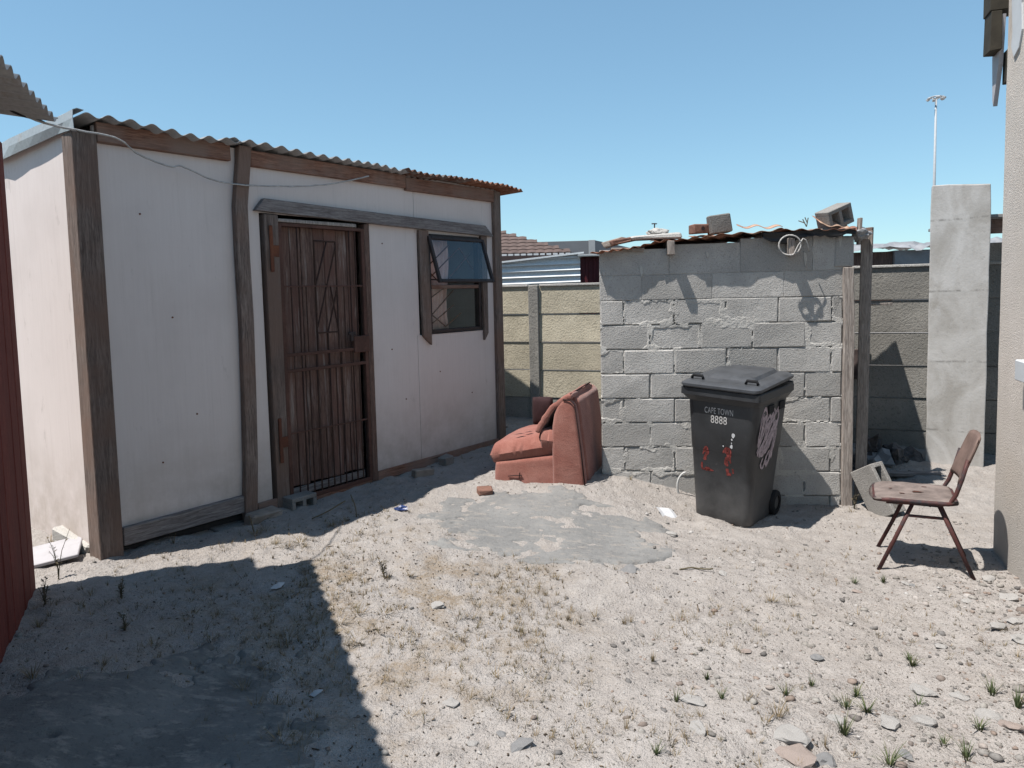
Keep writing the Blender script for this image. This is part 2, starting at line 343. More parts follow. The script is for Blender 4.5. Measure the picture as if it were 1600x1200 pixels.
M['pebble'] = m_island('pebble', [(0.0, (0.13, 0.12, 0.115)), (0.25, (0.26, 0.238, 0.215)), (0.5, (0.37, 0.345, 0.315)), (0.7, (0.17, 0.16, 0.155)), (0.86, (0.29, 0.22, 0.18)), (1.0, (0.52, 0.50, 0.48))], bump=0.4, sc=120)
M['litter'] = m_island('dark_litter', [(0.0, (0.06, 0.045, 0.035)), (0.5, (0.13, 0.10, 0.075)), (0.9, (0.22, 0.17, 0.12)), (1.0, (0.5, 0.48, 0.45))])

# ------------------------------------------------------------------ mesh helpers
class MB:
    def __init__(s): s.v = []; s.f = []
    def add(s, vs, fs, T=None):
        b = len(s.v)
        s.v += [tuple(T @ Vector(p)) for p in vs] if T is not None else [tuple(p) for p in vs]
        s.f += [tuple(b + i for i in f) for f in fs]
    def box(s, x0, x1, y0, y1, z0, z1, c=0.004, T=None, j=0.0):
        """chamfered box"""
        c = min(c, (x1 - x0) * .3, (y1 - y0) * .3, (z1 - z0) * .3)
        X, Y, Z = (x0, x1), (y0, y1), (z0, z1); vs = []; idx = {}
        for i in (0, 1):
            for k in (0, 1):
                for l in (0, 1):
                    jx, jy, jz = (rnd.uniform(-j, j) for _ in range(3)) if j else (0, 0, 0)
                    sx, sy, sz = (1 - 2 * i) * c, (1 - 2 * k) * c, (1 - 2 * l) * c
                    p = (X[i] + jx, Y[k] + jy, Z[l] + jz)
                    for a in range(3):
                        q = list(p)
                        for b, sv in enumerate((sx, sy, sz)):
                            if b != a: q[b] += sv
                        idx[(i, k, l, a)] = len(vs); vs.append(q)
        F = []
        g = lambda i, k, l, a: idx[(i, k, l, a)]
        F += [(g(0,0,0,0), g(0,0,1,0), g(0,1,1,0), g(0,1,0,0)), (g(1,0,0,0), g(1,1,0,0), g(1,1,1,0), g(1,0,1,0))]
        F += [(g(0,0,0,1), g(1,0,0,1), g(1,0,1,1), g(0,0,1,1)), (g(0,1,0,1), g(0,1,1,1), g(1,1,1,1), g(1,1,0,1))]
        F += [(g(0,0,0,2), g(0,1,0,2), g(1,1,0,2), g(1,0,0,2)), (g(0,0,1,2), g(1,0,1,2), g(1,1,1,2), g(0,1,1,2))]
        for i in (0, 1):
            for k in (0, 1):
                F.append((g(i,k,0,0), g(i,k,1,0), g(i,k,1,1), g(i,k,0,1)))
                F.append((g(i,0,k,0), g(i,1,k,0), g(i,1,k,2), g(i,0,k,2)))
                F.append((g(0,i,k,1), g(1,i,k,1), g(1,i,k,2), g(0,i,k,2)))
                for l in (0, 1): F.append((g(i,k,l,0), g(i,k,l,1), g(i,k,l,2)))
        s.add(vs, F, T)
    def tube(s, pts, r, n=8, T=None, cap=True):
        pts = [Vector(p) for p in pts]; vs = []; F = []
        rr = r if isinstance(r, (list, tuple)) else [r] * len(pts)
        ref = None
        for i, p in enumerate(pts):
            d = (pts[min(i + 1, len(pts) - 1)] - pts[max(i - 1, 0)]).normalized()
            if ref is None: ref = d.orthogonal().normalized()
            ref = (ref - d * ref.dot(d)).normalized(); b = d.cross(ref)
            for k in range(n):
                a = 2 * math.pi * k / n
                vs.append(p + (ref * math.cos(a) + b * math.sin(a)) * rr[i])
        for i in range(len(pts) - 1):
            for k in range(n):
                F.append((i*n+k, i*n+(k+1) % n, (i+1)*n+(k+1) % n, (i+1)*n+k))
        if cap: F.append(tuple(range(n - 1, -1, -1))); F.append(tuple((len(pts)-1)*n + k for k in range(n)))
        s.add(vs, F, T)
    def prism(s, poly, d0, d1, axes='xz', T=None):
        """poly in 2D plane given by axes, extruded along the third axis"""
        third = [a for a in 'xyz' if a not in axes][0]; n = len(poly); vs = []
        for d in (d0, d1):
            for (a, b) in poly:
                q = {axes[0]: a, axes[1]: b, third: d}; vs.append((q['x'], q['y'], q['z']))
        F = [tuple(range(n)), tuple(range(2*n-1, n-1, -1))] + [(i, i+n, (i+1) % n + n, (i+1) % n) for i in range(n)]
        s.add(vs, F, T)
    def loft(s, rings, T=None, cap=True):
        n = len(rings[0]); vs = [p for r in rings for p in r]; F = []
        for i in range(len(rings) - 1):
            for k in range(n): F.append((i*n+k, i*n+(k+1) % n, (i+1)*n+(k+1) % n, (i+1)*n+k))
        if cap: F.append(tuple(range(n-1, -1, -1))); F.append(tuple((len(rings)-1)*n+k for k in range(n)))
        s.add(vs, F, T)
    def grid(s, rows, T=None, closed=False):
        nu = len(rows[0]); vs = [p for r in rows for p in r]
        F = [(i*nu+k, i*nu+k+1, (i+1)*nu+k+1, (i+1)*nu+k) for i in range(len(rows)-1) for k in range(nu-1)]
        s.add(vs, F, T)
    def build(s, name, mat, parent=None, smooth=False, fix=True):
        me = bpy.data.meshes.new(name); me.from_pydata(s.v, [], s.f)
        if fix:
            bm = bmesh.new(); bm.from_mesh(me); bmesh.ops.recalc_face_normals(bm, faces=bm.faces); bm.to_mesh(me); bm.free()
        if smooth: me.polygons.foreach_set('use_smooth', [True] * len(me.polygons))
        me.materials.append(M[mat] if isinstance(mat, str) else mat)
        o = bpy.data.objects.new(name, me); col.objects.link(o)
        if parent: o.parent = parent
        return o

def empty(name, loc=(0, 0, 0), rz=0.0):
    o = bpy.data.objects.new(name, None); col.objects.link(o); o.location = loc; o.rotation_euler = (0, 0, rz)
    o.empty_display_size = 0.1; return o
def tag(o, label, cat, group=None):
    o['label'] = label; o['category'] = cat
    if group: o['group'] = group
    return o
def struct(o): o['kind'] = 'structure'; return o
def stuff(o): o['kind'] = 'stuff'; return o
def mod_bevel(o, w, seg=3):
    m = o.modifiers.new('bevel', 'BEVEL'); m.width = w; m.segments = seg; m.limit_method = 'ANGLE'; m.angle_limit = R(35); return o
def mod_sub(o, lv=2):
    m = o.modifiers.new('sub', 'SUBSURF'); m.levels = lv; m.render_levels = lv; return o
def solid(o, th):
    m = o.modifiers.new('solid', 'SOLIDIFY'); m.thickness = th; m.offset = 0; return o
def nz(x, y, z=0.0, s=1.0, oc=3):
    return mnoise.fractal(Vector((x * s, y * s, z * s)), 1.0, 2.0, oc)
def ico(bump=0.25, sub=1, sq=(1, 1, 1), seed=0):
    bm = bmesh.new(); bmesh.ops.create_icosphere(bm, subdivisions=sub, radius=1.0); r = random.Random(seed)
    off = Vector((r.uniform(0, 50), r.uniform(0, 50), r.uniform(0, 50)))
    for v in bm.verts:
        v.co *= 1 + bump * mnoise.noise(v.co * 1.4 + off) * 1.6 + r.uniform(-bump, bump) * 0.35
        v.co = Vector((v.co.x * sq[0], v.co.y * sq[1], v.co.z * sq[2]))
    return bm

# ------------------------------------------------------------------ ground height
CP = np.array([(-4,2,.12),(-2.5,3,.12),(-2.6,4.4,.12),(-3.6,5.2,.12),(-1.3,4.2,.06),(-1.5,5.3,.10),(-.8,5.2,.10),(-.9,6.3,.12),(-.1,7.3,.13),
 (.3,6.6,.15),(0,5.2,.05),(-.2,5.9,.11),(.7,5.9,.13),(.75,6.2,.14),(.4,4.3,.0),(-.5,2.5,0),(.5,2.5,-.02),(1.3,2.5,-.06),(1.3,4,-.07),(1.2,5.2,-.05),(1.6,5.6,-.11),
 (1.9,5.3,-.12),(2.7,5.9,-.13),(2.4,4.5,-.13),(3.1,4.6,-.13),(2.2,3.2,-.1),(3.3,6,-.1),(4,6.6,-.04),(3.8,7.1,.07),(.3,8.4,.2),(0,0,0),(-.3,8.4,.2),(2,8,.1),(5,5,-.1),(-3,1,.08),(3,1,-.1),
 (-6,6,.1),(-3,9,.15),(6,8,.0),(0,12,.1),(6,12,.1),(-6,12,.1)])
def gh(x, y):
    x = np.asarray(x, float); y = np.asarray(y, float)
    num = np.zeros_like(x); den = np.zeros_like(x)
    for cx, cy, cz in CP:
        d2 = (x - cx)**2 + (y - cy)**2
        w = np.exp(-d2 / (2 * .42**2)) + 1e-3 / (1 + d2 * d2)
        num += w * cz; den += w
    return num / den
def vnoise(x, y, seed):
    r = np.random.default_rng(seed); T = r.random((256, 256))
    xi = np.floor(x).astype(int); yi = np.floor(y).astype(int); fx = x - xi; fy = y - yi
    fx = fx*fx*(3-2*fx); fy = fy*fy*(3-2*fy)
    g = lambda a, b: T[a % 256, b % 256]
    return (g(xi,yi)*(1-fx)+g(xi+1,yi)*fx)*(1-fy)+(g(xi,yi+1)*(1-fx)+g(xi+1,yi+1)*fx)*fy - .5
def gdet(x, y):
    a = .055*vnoise(x*1.9, y*1.9, 1) + .030*vnoise(x*4.7+3, y*4.7, 2) + .020*vnoise(x*11, y*11+7, 3) + .016*vnoise(x*24, y*24, 4) + .009*vnoise(x*52, y*52, 5)
    fade = np.clip(1.3 - np.hypot(x - .5, y - 4.5) / 12, .2, 1)
    return a * fade * .8
def gz(x, y):
    x = np.asarray(x, float); y = np.asarray(y, float)
    return gh(x, y) + gdet(x, y)
def g1(x, y): return float(gz(np.array([x]), np.array([y]))[0])

def axis(lo, hi, fine, far, growth=1.35):
    a = [lo]
    while a[-1] < hi: a.append(a[-1] + (fine(a[-1]) if callable(fine) else fine))
    l, r = [a[0]], [a[-1]]; st = .1
    while l[-1] > -far: l.append(l[-1] - st); st *= growth
    st = .1
    while r[-1] < far: r.append(r[-1] + st); st *= growth
    return np.array(l[1:][::-1] + a + r[1:])
def sheet_mesh(name, xs, ys, zf, mat):
    X, Y = np.meshgrid(xs, ys); Z = zf(X, Y); nx, ny = len(xs), len(ys)
    me = bpy.data.meshes.new(name); me.vertices.add(nx*ny)
    me.vertices.foreach_set('co', np.stack([X, Y, Z], -1).astype(np.float32).ravel())
    i = np.arange(ny-1)[:, None]*nx + np.arange(nx-1)[None, :]
    q = np.stack([i, i+1, i+nx+1, i+nx], -1).reshape(-1, 4)
    me.loops.add(q.size); me.loops.foreach_set('vertex_index', q.ravel().astype(np.int32))
    me.polygons.add(len(q)); me.polygons.foreach_set('loop_start', np.arange(0, q.size, 4, dtype=np.int32))
    me.update(calc_edges=True); me.polygons.foreach_set('use_smooth', [True]*len(q)); me.validate()
    me.materials.append(M[mat]); o = bpy.data.objects.new(name, me); col.objects.link(o); return o
xs = axis(-3.6, 4.6, .019, 900); ys = axis(2.1, 8.8, lambda y: .011 + .004*max(0, y-2.1), 1200)
ground = struct(sheet_mesh('ground', xs, ys, gz, 'sand'))

def pad(name, cx, cy, rx, ry, mat, lift, seed, rot=0.0, wob=.35):
    n = 130; u = np.linspace(-1.25, 1.25, n); U, V = np.meshgrid(u, u)
    c, s = math.cos(rot), math.sin(rot); X = cx + rx*U*c - ry*V*s; Y = cy + rx*U*s + ry*V*c
    rad = np.sqrt(U**2 + V**2) + wob*(vnoise(U*2.1+9, V*2.1, seed) + .6*vnoise(U*5+2, V*5, seed+1) + .35*vnoise(U*13, V*13, seed+2))
    Z = gh(X, Y) + .8*.055*vnoise(X*1.9, Y*1.9, 1) + lift + .006*vnoise(X*14, Y*14, seed+3) - np.clip(rad - .90, 0, 1)*.30
    keep = rad < 1.12
    idx = -np.ones(U.shape, int); idx[keep] = np.arange(keep.sum())
    vs = np.stack([X[keep], Y[keep], Z[keep]], -1); F = []
    for i in range(n-1):
        for k in range(n-1):
            q = (idx[i,k], idx[i,k+1], idx[i+1,k+1], idx[i+1,k])
            if min(q) >= 0: F.append(q)
    me = bpy.data.meshes.new(name); me.from_pydata(vs.tolist(), [], F); me.polygons.foreach_set('use_smooth', [True]*len(F))
    me.materials.append(M[mat]); o = bpy.data.objects.new(name, me); col.objects.link(o); return struct(o)
pad('cement_pavement', 0.22, 5.03, .74, .60, 'pad', .012, 40, -.16, .85)
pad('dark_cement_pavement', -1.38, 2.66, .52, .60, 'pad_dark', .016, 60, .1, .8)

# ------------------------------------------------------------------ corrugated sheet helper
def corr(p0, along, run, width, length, pitch, amp, seg=8, th=.0016, sag=0.0, jit=0.0, seed=0, box=False, nl=6):
    """corrugated sheet: ribs run along 'run', profile waves across 'along'"""
    p0, along, run = Vector(p0), Vector(along).normalized(), Vector(run).normalized(); nrm = along.cross(run).normalized()
    if nrm.z < 0: nrm = -nrm
    n = max(2, int(round(width / pitch * seg))); rows = []; r = random.Random(seed); ph = r.uniform(0, 6)
    for k in range(nl + 1):
        row = []
        for i in range(n + 1):
            u = width * i / n; v = length * k / nl
            w = math.sin(u / pitch * 2 * math.pi + ph)
            if box: w = max(-1, min(1, w * 2.6))
            e = jit * mnoise.noise(Vector((u * 2.2, v * 1.2, seed * 3.1)))
            row.append(p0 + along * u + run * (v + (jit * .8 * mnoise.noise(Vector((u * 3, seed, 0))) if k == 0 else 0)) + nrm * (amp * w + e - sag * 4 * (u / width) * (1 - u / width)))
        rows.append(row)
    mb = MB(); mb.grid(rows); return mb
def corr_obj(name, mat, parent, *a, **k):
    o = corr(*a, **k).build(name, mat, parent, smooth=True, fix=False); return solid(o, .003)

# ================================================================== the shack
SH = (-2.446, 4.438, 0.0); SA = math.atan2(.799, .602)
shack = tag(empty('shack', SH, SA), 'white panelled one-room shack with corrugated roof, barred wooden door and open window', 'shack')
def board(name, x0, x1, y0, y1, z0, z1, mat, parent=shack, c=.004, j=.003, label=None):
    mb = MB(); mb.box(x0, x1, y0, y1, z0, z1, c, j=j); o = mb.build(name, mat, parent)
    if label: o['label'] = label
    return o
def poly_board(name, poly, y0, y1, mat, parent=shack):
    mb = MB(); mb.prism(poly, y0, y1); return mod_bevel(mb.build(name, mat, parent), .004, 2)
DEP = 3.0
# front wall panels (butted with small seams)
for (a, b, lo, hi) in [(.0, .93, .20, 2.70), (.937, 1.10, .17, 2.70), (1.10, 2.14, 2.27, 2.70), (2.14, 2.668, .17, 2.70), (2.672, 3.62, 2.21, 2.70), (2.672, 3.62, .17, 1.30), (3.62, 3.86, .17, 2.70)]:
    board('wall_panel', a, b, .0, .03, lo, hi, 'panel', c=.001, j=0)
board('wall_panel', 2.668, 2.70, .002, .028, 1.30, 2.21, 'panel', c=.001, j=0)
board('wall_panel', -.105, -.075, .03, 1.20, .02, 2.66, 'panel', c=.001, j=0)
board('wall_panel', -.105, -.075, 1.204, DEP, .02, 2.64, 'panel', c=.001, j=0)
board('wall_panel', 3.83, 3.86, .03, DEP, .16, 2.64, 'panel', c=.001, j=0)
board('back_wall', -.105, 3.86, DEP, DEP + .03, .10, 2.60, 'void', c=.001, j=0)
board('floor_slab', -.07, 3.82, .035, DEP - .01, .06, .13, 'void', c=.001, j=0)
board('inner_partition', 2.0, 2.03, .08, DEP - .02, .14, 2.5, 'void', c=.001, j=0)
# corner post and battens
board('corner_post', -.135, .003, -.045, .095, .07, 2.64, 'wgz')
def leaning_post(name, pts, w, y0, y1, mat):
    mb = MB(); rings = []
    for (x, z) in pts: rings.append([(x, y0, z), (x + w, y0, z), (x + w, y1, z), (x, y1, z)])
    mb.loft(rings); return mod_bevel(mb.build(name, mat, shack), .008, 2)
leaning_post('wall_post', [(.835, .10), (.86, .5), (.875, 1.0), (.885, 1.5), (.880, 1.95), (.882, 2.3), (.915, 2.55), (.935, 2.715)], .100, -.055, -.003, 'wgz')
board('end_post', 3.775, 3.885, -.035, .05, .08, 2.68, 'wgz')
board('fascia_board', .006, .875, -.04, -.002, 2.60, 2.715, 'wbx')
board('fascia_board', 1.035, 2.55, -.035, -.002, 2.585, 2.695, 'wbx')
board('fascia_board', 2.555, 3.773, -.038, -.002, 2.565, 2.68, 'wbx')
board('skirting_board', .012, .86, -.036, -.002, .16, .275, 'wgx')
board('skirting_board', .96, 1.12, -.03, -.002, .10, .19, 'wbx')
board('skirting_board', 2.115, 3.77, -.032, -.002, .105, .185, 'wbx')
poly_board('lintel_board', [(1.045, 2.28), (1.12, 2.37), (2.3, 2.345), (3.62, 2.325), (3.745, 2.225), (2.3, 2.25)], -.048, -.003, 'wgx')
# small nails
for (x, z) in [(.25, 2.2), (.42, 1.55), (.3, .62), (.55, .9), (2.35, 1.2), (2.5, .75), (2.95, .95), (2.28, 2.1), (1.02, 2.45), (3.4, .7)]:
    mb = MB(); mb.tube([(x, -.004, z), (x, .004, z)], .006, 8); mb.build('nail', 'rust', shack)
# foundation bricks under the skirting
fx = .08
while fx < 3.75:
    w = rnd.uniform(.20, .26)
    if rnd.random() < .8:
        mb = MB(); mb.box(fx, fx + w, -.03 - rnd.uniform(0, .05), .09, -.06, rnd.uniform(.085, .1), .008, j=.006)
        mb.build('foundation_brick', rnd.choice(['stock', 'cblock', 'stock']), shack)
    fx += w + rnd.uniform(.0, .12)
# door jambs, door planks, gate
board('door_jamb', 1.118, 1.232, -.035, .05, .09, 2.262, 'wgz')
board('door_jamb', 2.062, 2.112, -.03, .06, .11, 2.25, 'wbz')
board('head_strip', 1.235, 1.98, -.03, -.012, 2.215, 2.240, 'plank')
for z in (2.02, .62):
    mb = MB(); mb.box(1.150, 1.178, -.048, -.036, z - .17, z + .16, .003, j=.004); mb.box(1.175, 1.225, -.046, -.037, z - .06, z + .02, .003, j=.003)
    mb.build('strap_hinge', 'rust', shack)
door = empty('door'); door.parent = shack
px = 1.262; ws = [.115, .10, .115, .105, .12, .11, .10]
for w in ws:
    mb = MB(); mb.box(px, px + w - .005, .035, .058, .22 + rnd.uniform(0, .012), 2.19, .004, j=.002); mb.build('plank', 'door', door); px += w
mb = MB(); mb.box(1.25, 2.03, .030, .05, .155, .215, .004, j=.004); mb.build('bottom_rail', 'wgx', door)
mb = MB(); mb.box(1.25, 2.03, .0595, .085, 1.0, 1.12, .004); mb.box(1.25, 2.03, .0595, .085, 1.9, 2.0, .004); mb.build('ledge', 'door', door)
gate = empty('security_gate'); gate.parent = shack
def flat(x0, x1, z0, z1, name='gate_frame', y0=-.026, y1=-.004, mat='iron'):
    mb = MB(); mb.box(x0, x1, y0, y1, z0, z1, .002); return mb.build(name, mat, gate)
flat(1.236, 1.268, .125, 2.21); flat(2.028, 2.060, .125, 2.21); flat(1.268, 2.028, .125, .155); flat(1.268, 2.028, 2.185, 2.21)
for z in (1.235, 1.115): flat(1.268, 2.028, z - .012, z + .012, 'gate_rail')
for z in (.645, 1.745): flat(1.268, 2.028, z - .006, z + .006, 'gate_rail', -.020, -.008)
def rod(a, b, name='gate_bar', r=.0068):
    mb = MB(); mb.tube([(a[0], -.015, a[1]), (b[0], -.015, b[1])], r, 6); return mb.build(name, 'rod', gate)
for x in (1.405, 1.54, 1.665, 1.785, 1.905): rod((x, .155), (x, 1.235))
for x in (1.405, 1.905, 1.965): rod((x, 1.235), (x, 2.185))
for x in (1.56, 1.765): rod((x, 1.235), (x, 2.09))
for x in (1.335, 1.47, 1.835): rod((x, 1.235), (x, 1.745), r=.0055)
for x in (1.335, 1.47, 1.605, 1.725, 1.845, 1.965): rod((x, .155), (x, .645) if x in (1.335, 1.605, 1.845) else (x, 1.115), r=.0055)
rod((1.56, 2.09), (1.765, 2.09)); rod((1.56, 1.385), (1.765, 1.385)); rod((1.66, 1.235), (1.66, 1.385))
rod((1.68, 2.09), (1.56, 1.75)); rod((1.765, 2.05), (1.56, 1.42)); rod((1.765, 1.72), (1.66, 1.385)); rod((1.70, 1.75), (1.765, 1.40))
mb = MB(); mb.box(1.905, 2.066, -.040, -.006, 1.205, 1.34, .004); mb.build('lock_box', 'iron', gate)
mb = MB(); mb.box(1.86, 1.93, -.030, -.010, 1.35, 1.375, .004); mb.box(1.875, 1.905, -.035, -.012, 1.30, 1.36, .004); mb.build('handle', 'frame', gate)
board('door_sill', 1.236, 2.06, -.02, .06, .085, .123, 'wbx')
# window
poly_board('window_side_board', [(2.70, 2.235), (2.822, 2.232), (2.826, 1.205), (2.72, 1.29)], -.030, -.002, 'wgz')
poly_board('window_side_board', [(3.565, 2.225), (3.658, 2.222), (3.648, 1.27), (3.590, 1.20)], -.030, -.002, 'wgz')
win = empty('window'); win.parent = shack
def wbox(name, x0, x1, y0, y1, z0, z1, mat='frame', par=win):
    mb = MB(); mb.box(x0, x1, y0, y1, z0, z1, .003); return mb.build(name, mat, par)
wbox('frame', 2.826, 2.856, -.015, .05, 1.31, 2.20); wbox('frame', 3.532, 3.562, -.015, .05, 1.31, 2.20)
wbox('frame', 2.858, 3.530, -.015, .05, 1.31, 1.34); wbox('frame', 2.858, 3.530, -.013, .05, 1.715, 1.750, 'wbx'); wbox('frame', 2.858, 3.530, -.015, .05, 2.18, 2.21)
wbox('pane', 2.857, 3.531, .012, .016, 1.341, 1.714, 'glass')
for a, b in [((2.86, 1.62), (3.10, 1.735)), ((2.86, 1.45), (3.2, 1.70)), ((2.90, 1.40), (3.2, 1.56)), ((2.86, 1.50), (3.08, 1.36)), ((3.08, 1.36), (3.3, 1.48)),
             ((2.86, 1.92), (3.15, 2.12)), ((2.86, 1.80), (3.3, 2.10)), ((2.86, 1.88), (3.0, 1.78)), ((2.86, 1.80), (3.53, 1.80)), ((3.1, 1.78), (3.45, 2.05)), ((3.3, 2.1), (3.5, 1.9))]:
    mb = MB(); mb.tube([(a[0], .03, a[1]), (b[0], .03, b[1])], .006, 6); mb.build('burglar_bar', 'rust', win)
# curtain
rows = []
for k in range(7):
    z = 1.32 + (2.2 - 1.32) * k / 6; row = []
    for i in range(41):
        x = 2.84 + (.33 - .03 * math.sin(k)) * i / 40
        row.append((x, .075 + .016 * math.sin(i * .95 + .2 * k) + .005 * math.sin(i * 2.3), z))
    rows.append(row)
mb = MB(); mb.grid(rows); solid(mb.build('curtain', 'curtain', win, smooth=True, fix=False), .002)
# top-hung sash standing open
sash = empty('open_sash'); sash.parent = win
ang = R(17); T = Matrix.Translation((0, -.032, 2.185)) @ Matrix.Rotation(-ang, 4, 'X')
def sbox(name, x0, x1, y0, y1, z0, z1, mat='frame'):
    mb = MB(); mb.box(x0, x1, y0, y1, z0, z1, .003, T=T); o = mb.build(name, mat, win); return o
sbox('sash_frame', 2.80, 2.832, -.014, .014, -.435, 0); sbox('sash_frame', 3.556, 3.588, -.014, .014, -.435, 0)
sbox('sash_frame', 2.834, 3.554, -.014, .014, -.435, -.405); sbox('sash_frame', 2.834, 3.554, -.014, .014, -.028, 0)
sbox('sash_pane', 2.833, 3.555, -.002, .002, -.404, -.029, 'glass')
bpy.data.objects.remove(sash)
mb = MB(); mb.tube([(2.86, -.01, 1.80), (2.87, -.16, 1.785)], .005, 6); mb.build('stay_arm', 'frame', win)
# roof sheets
XR = -.135
for i, (w, pitch, amp, mat, zz, ov) in enumerate([(1.04, .125, .014, 'zinc', 2.722, -.13), (1.02, .125, .014, 'zinc', 2.730, -.12), (.72, .10, .013, 'zinc', 2.722, -.13), (.86, .076, .013, 'zinc_dirty', 2.716, -.16), (.80, .076, .013, 'rustsheet', 2.708, -.19)]):
    a = XR
    corr_obj('roof_sheet', mat, shack, (a, ov, zz), (1, 0, -.006), (0, 1, -.035), w, DEP + .4, pitch, amp, jit=.022, seed=i)
    XR += w - .06
# verge flashing on the gable side
rows = []
for k in range(26):
    y = -.135 + (DEP + .3) * k / 25; zt = 2.740 - .035 * y; wv = .010 * nz(y, 3.1, 0, 4) ; wv2 = .016 * nz(y, 8.1, 0, 3)
    rows.append([(-.10, y, zt + .002), (-.135 + wv * .5, y, zt + .008 + wv * .3), (-.155 + wv, y, zt - .004), (-.158 + wv, y, zt - .05 + wv * .4), (-.152 + wv2, y, zt - .105 + wv2)])
mb = MB(); mb.grid(rows); solid(mb.build('verge_flashing', 'galv', shack, smooth=False, fix=False), .003)

# ================================================================== red wooden house on the left
RH = (-2.637, 3.919, 0.0); RA = math.atan2(-.90, .43)          # local x runs towards the camera along the wall
red = tag(empty('red_house', RH, RA), 'red painted timber house at left edge with corrugated roof eave', 'house')
# local y: +y points to the house's outside (right in the photograph)
px = 0.0
for w in [.145, .17, .155, .16, .15, .165, .155, .16, .15, .16, .155, .16, .15, .16, .15, .16]:
    mb = MB(); mb.box(px, px + w - .006, -.03, rnd.uniform(-.002, .004), -.05, 2.50, .005, j=.003)
    mb.build('wall_board', 'red_wood', red); px += w
mb = MB(); mb.box(-.02, 2.6, -.06, -.032, .05, 2.50, .002); mb.build('backing_wall', 'void', red)
mb = MB(); mb.box(-.025, .0, -2.2, -.002, -.05, 2.48, .003); mb.build('end_wall', 'red_wood', red)
mb = MB(); mb.box(2.602, 2.63, -2.2, .0, -.05, 2.48, .003); mb.build('end_wall', 'red_wood', red)
mb = MB(); mb.box(-.02, 2.6, -2.23, -2.202, -.05, 2.6, .003); mb.build('back_wall', 'red_wood', red)
corr_obj('roof_sheet', 'zinc', red, (.20, .278, 2.585), (1, -.072, 0), (-.072, -1, .10), 2.6, 2.6, .128, .017, jit=.004, seed=21)
mb = MB(); mb.box(-.02, 2.6, -.10, -.05, 2.49, 2.56, .004); mb.build('wall_plate', 'wbx', red)

# wire strung between the red house and the shack
def wire(name, pts, r, mat, sub=6, wob=.0):
    P = [Vector(p) for p in pts]; out = []
    for i in range(len(P) - 1):
        p0, p1, p2, p3 = P[max(i-1, 0)], P[i], P[i+1], P[min(i+2, len(P)-1)]
        for k in range(sub):
            t = k / sub
            q = .5 * ((2*p1) + (p2-p0)*t + (2*p0-5*p1+4*p2-p3)*t*t + (3*p1-p0-3*p2+p3)*t**3)
            out.append(q + Vector((rnd.uniform(-wob, wob), rnd.uniform(-wob, wob), rnd.uniform(-wob, wob))))
    out.append(P[-1]); mb = MB(); mb.tube(out, r, 6); return mb.build(name, mat, None, smooth=True)
def shw(u, d, z):    # shack-front coordinates to world (d metres out from the wall)
    c, s = math.cos(SA), math.sin(SA); return Vector((SH[0] + c*u + s*d, SH[1] + s*u - c*d, z))
w1 = wire('electric_wire', [(-2.42, 3.70, 2.60), (-2.31, 3.85, 2.560), shw(.02, .22, 2.60), shw(.22, .10, 2.545), shw(.42, .08, 2.50), shw(.50, .07, 2.515), shw(.68, .07, 2.46), shw(.90, .065, 2.44), shw(1.3, .06, 2.47), shw(1.55, .07, 2.50), shw(1.8, .08, 2.55), shw(2.05, .12, 2.62)], .0055, 'wire', wob=.002)
tag(w1, 'thin pale wire strung from the red house eave across the shack front', 'wire')
w2 = wire('dark_cable', [(-2.75, 3.75, 2.72), (-2.52, 3.72, 2.66), (-2.42, 3.70, 2.60), (-2.34, 3.81, 2.568)], .008, 'dkwire', wob=.002)
tag(w2, 'short dark cable under the corrugated eave of the red house', 'cable')

# ================================================================== cement block shed
SX0, SX1, SY = .73, 2.645, 6.05
shed = tag(empty('block_shed', (SX0, SY, 0), R(-6)), 'low grey cement block shed with cluttered rusty roof behind the wheelie bin', 'shed')
SKW = Vector((.36, .93, 0))
def shed_top(x): return 1.99 + .11 * x / 2.0        # local x
rowz = [-.245 + .2025 * k for k in range(12)]
mid_z = (rowz[0], 2.05)
bmeshes = {}
for k, z0 in enumerate(rowz[:-1]):
    z1 = z0 + .2025; x = 0.0; first = .19 if k % 2 == 0 else .40
    if k >= 9: first = .34 if k == 9 else .56
    W = SX1 - SX0; L = first
    while x < W - .02:
        xe = min(x + L, W)
        if W - xe < .06: xe = W
        zt = min(z1, 9) if k < 10 else shed_top((x + xe) / 2) - .015
        mb = MB(); g = .004 if k < 9 else .0015; pr = rnd.uniform(-.004, .005) if k < 9 else rnd.uniform(-.001, .001)
        mb.box(x + g, xe - g, pr, .14, z0 + g, zt - g, .007 if k < 9 else .003, j=.004 if k < 9 else .001)
        mb.build('block', 'block', shed)
        x = xe; L = .41 if k < 9 else .56
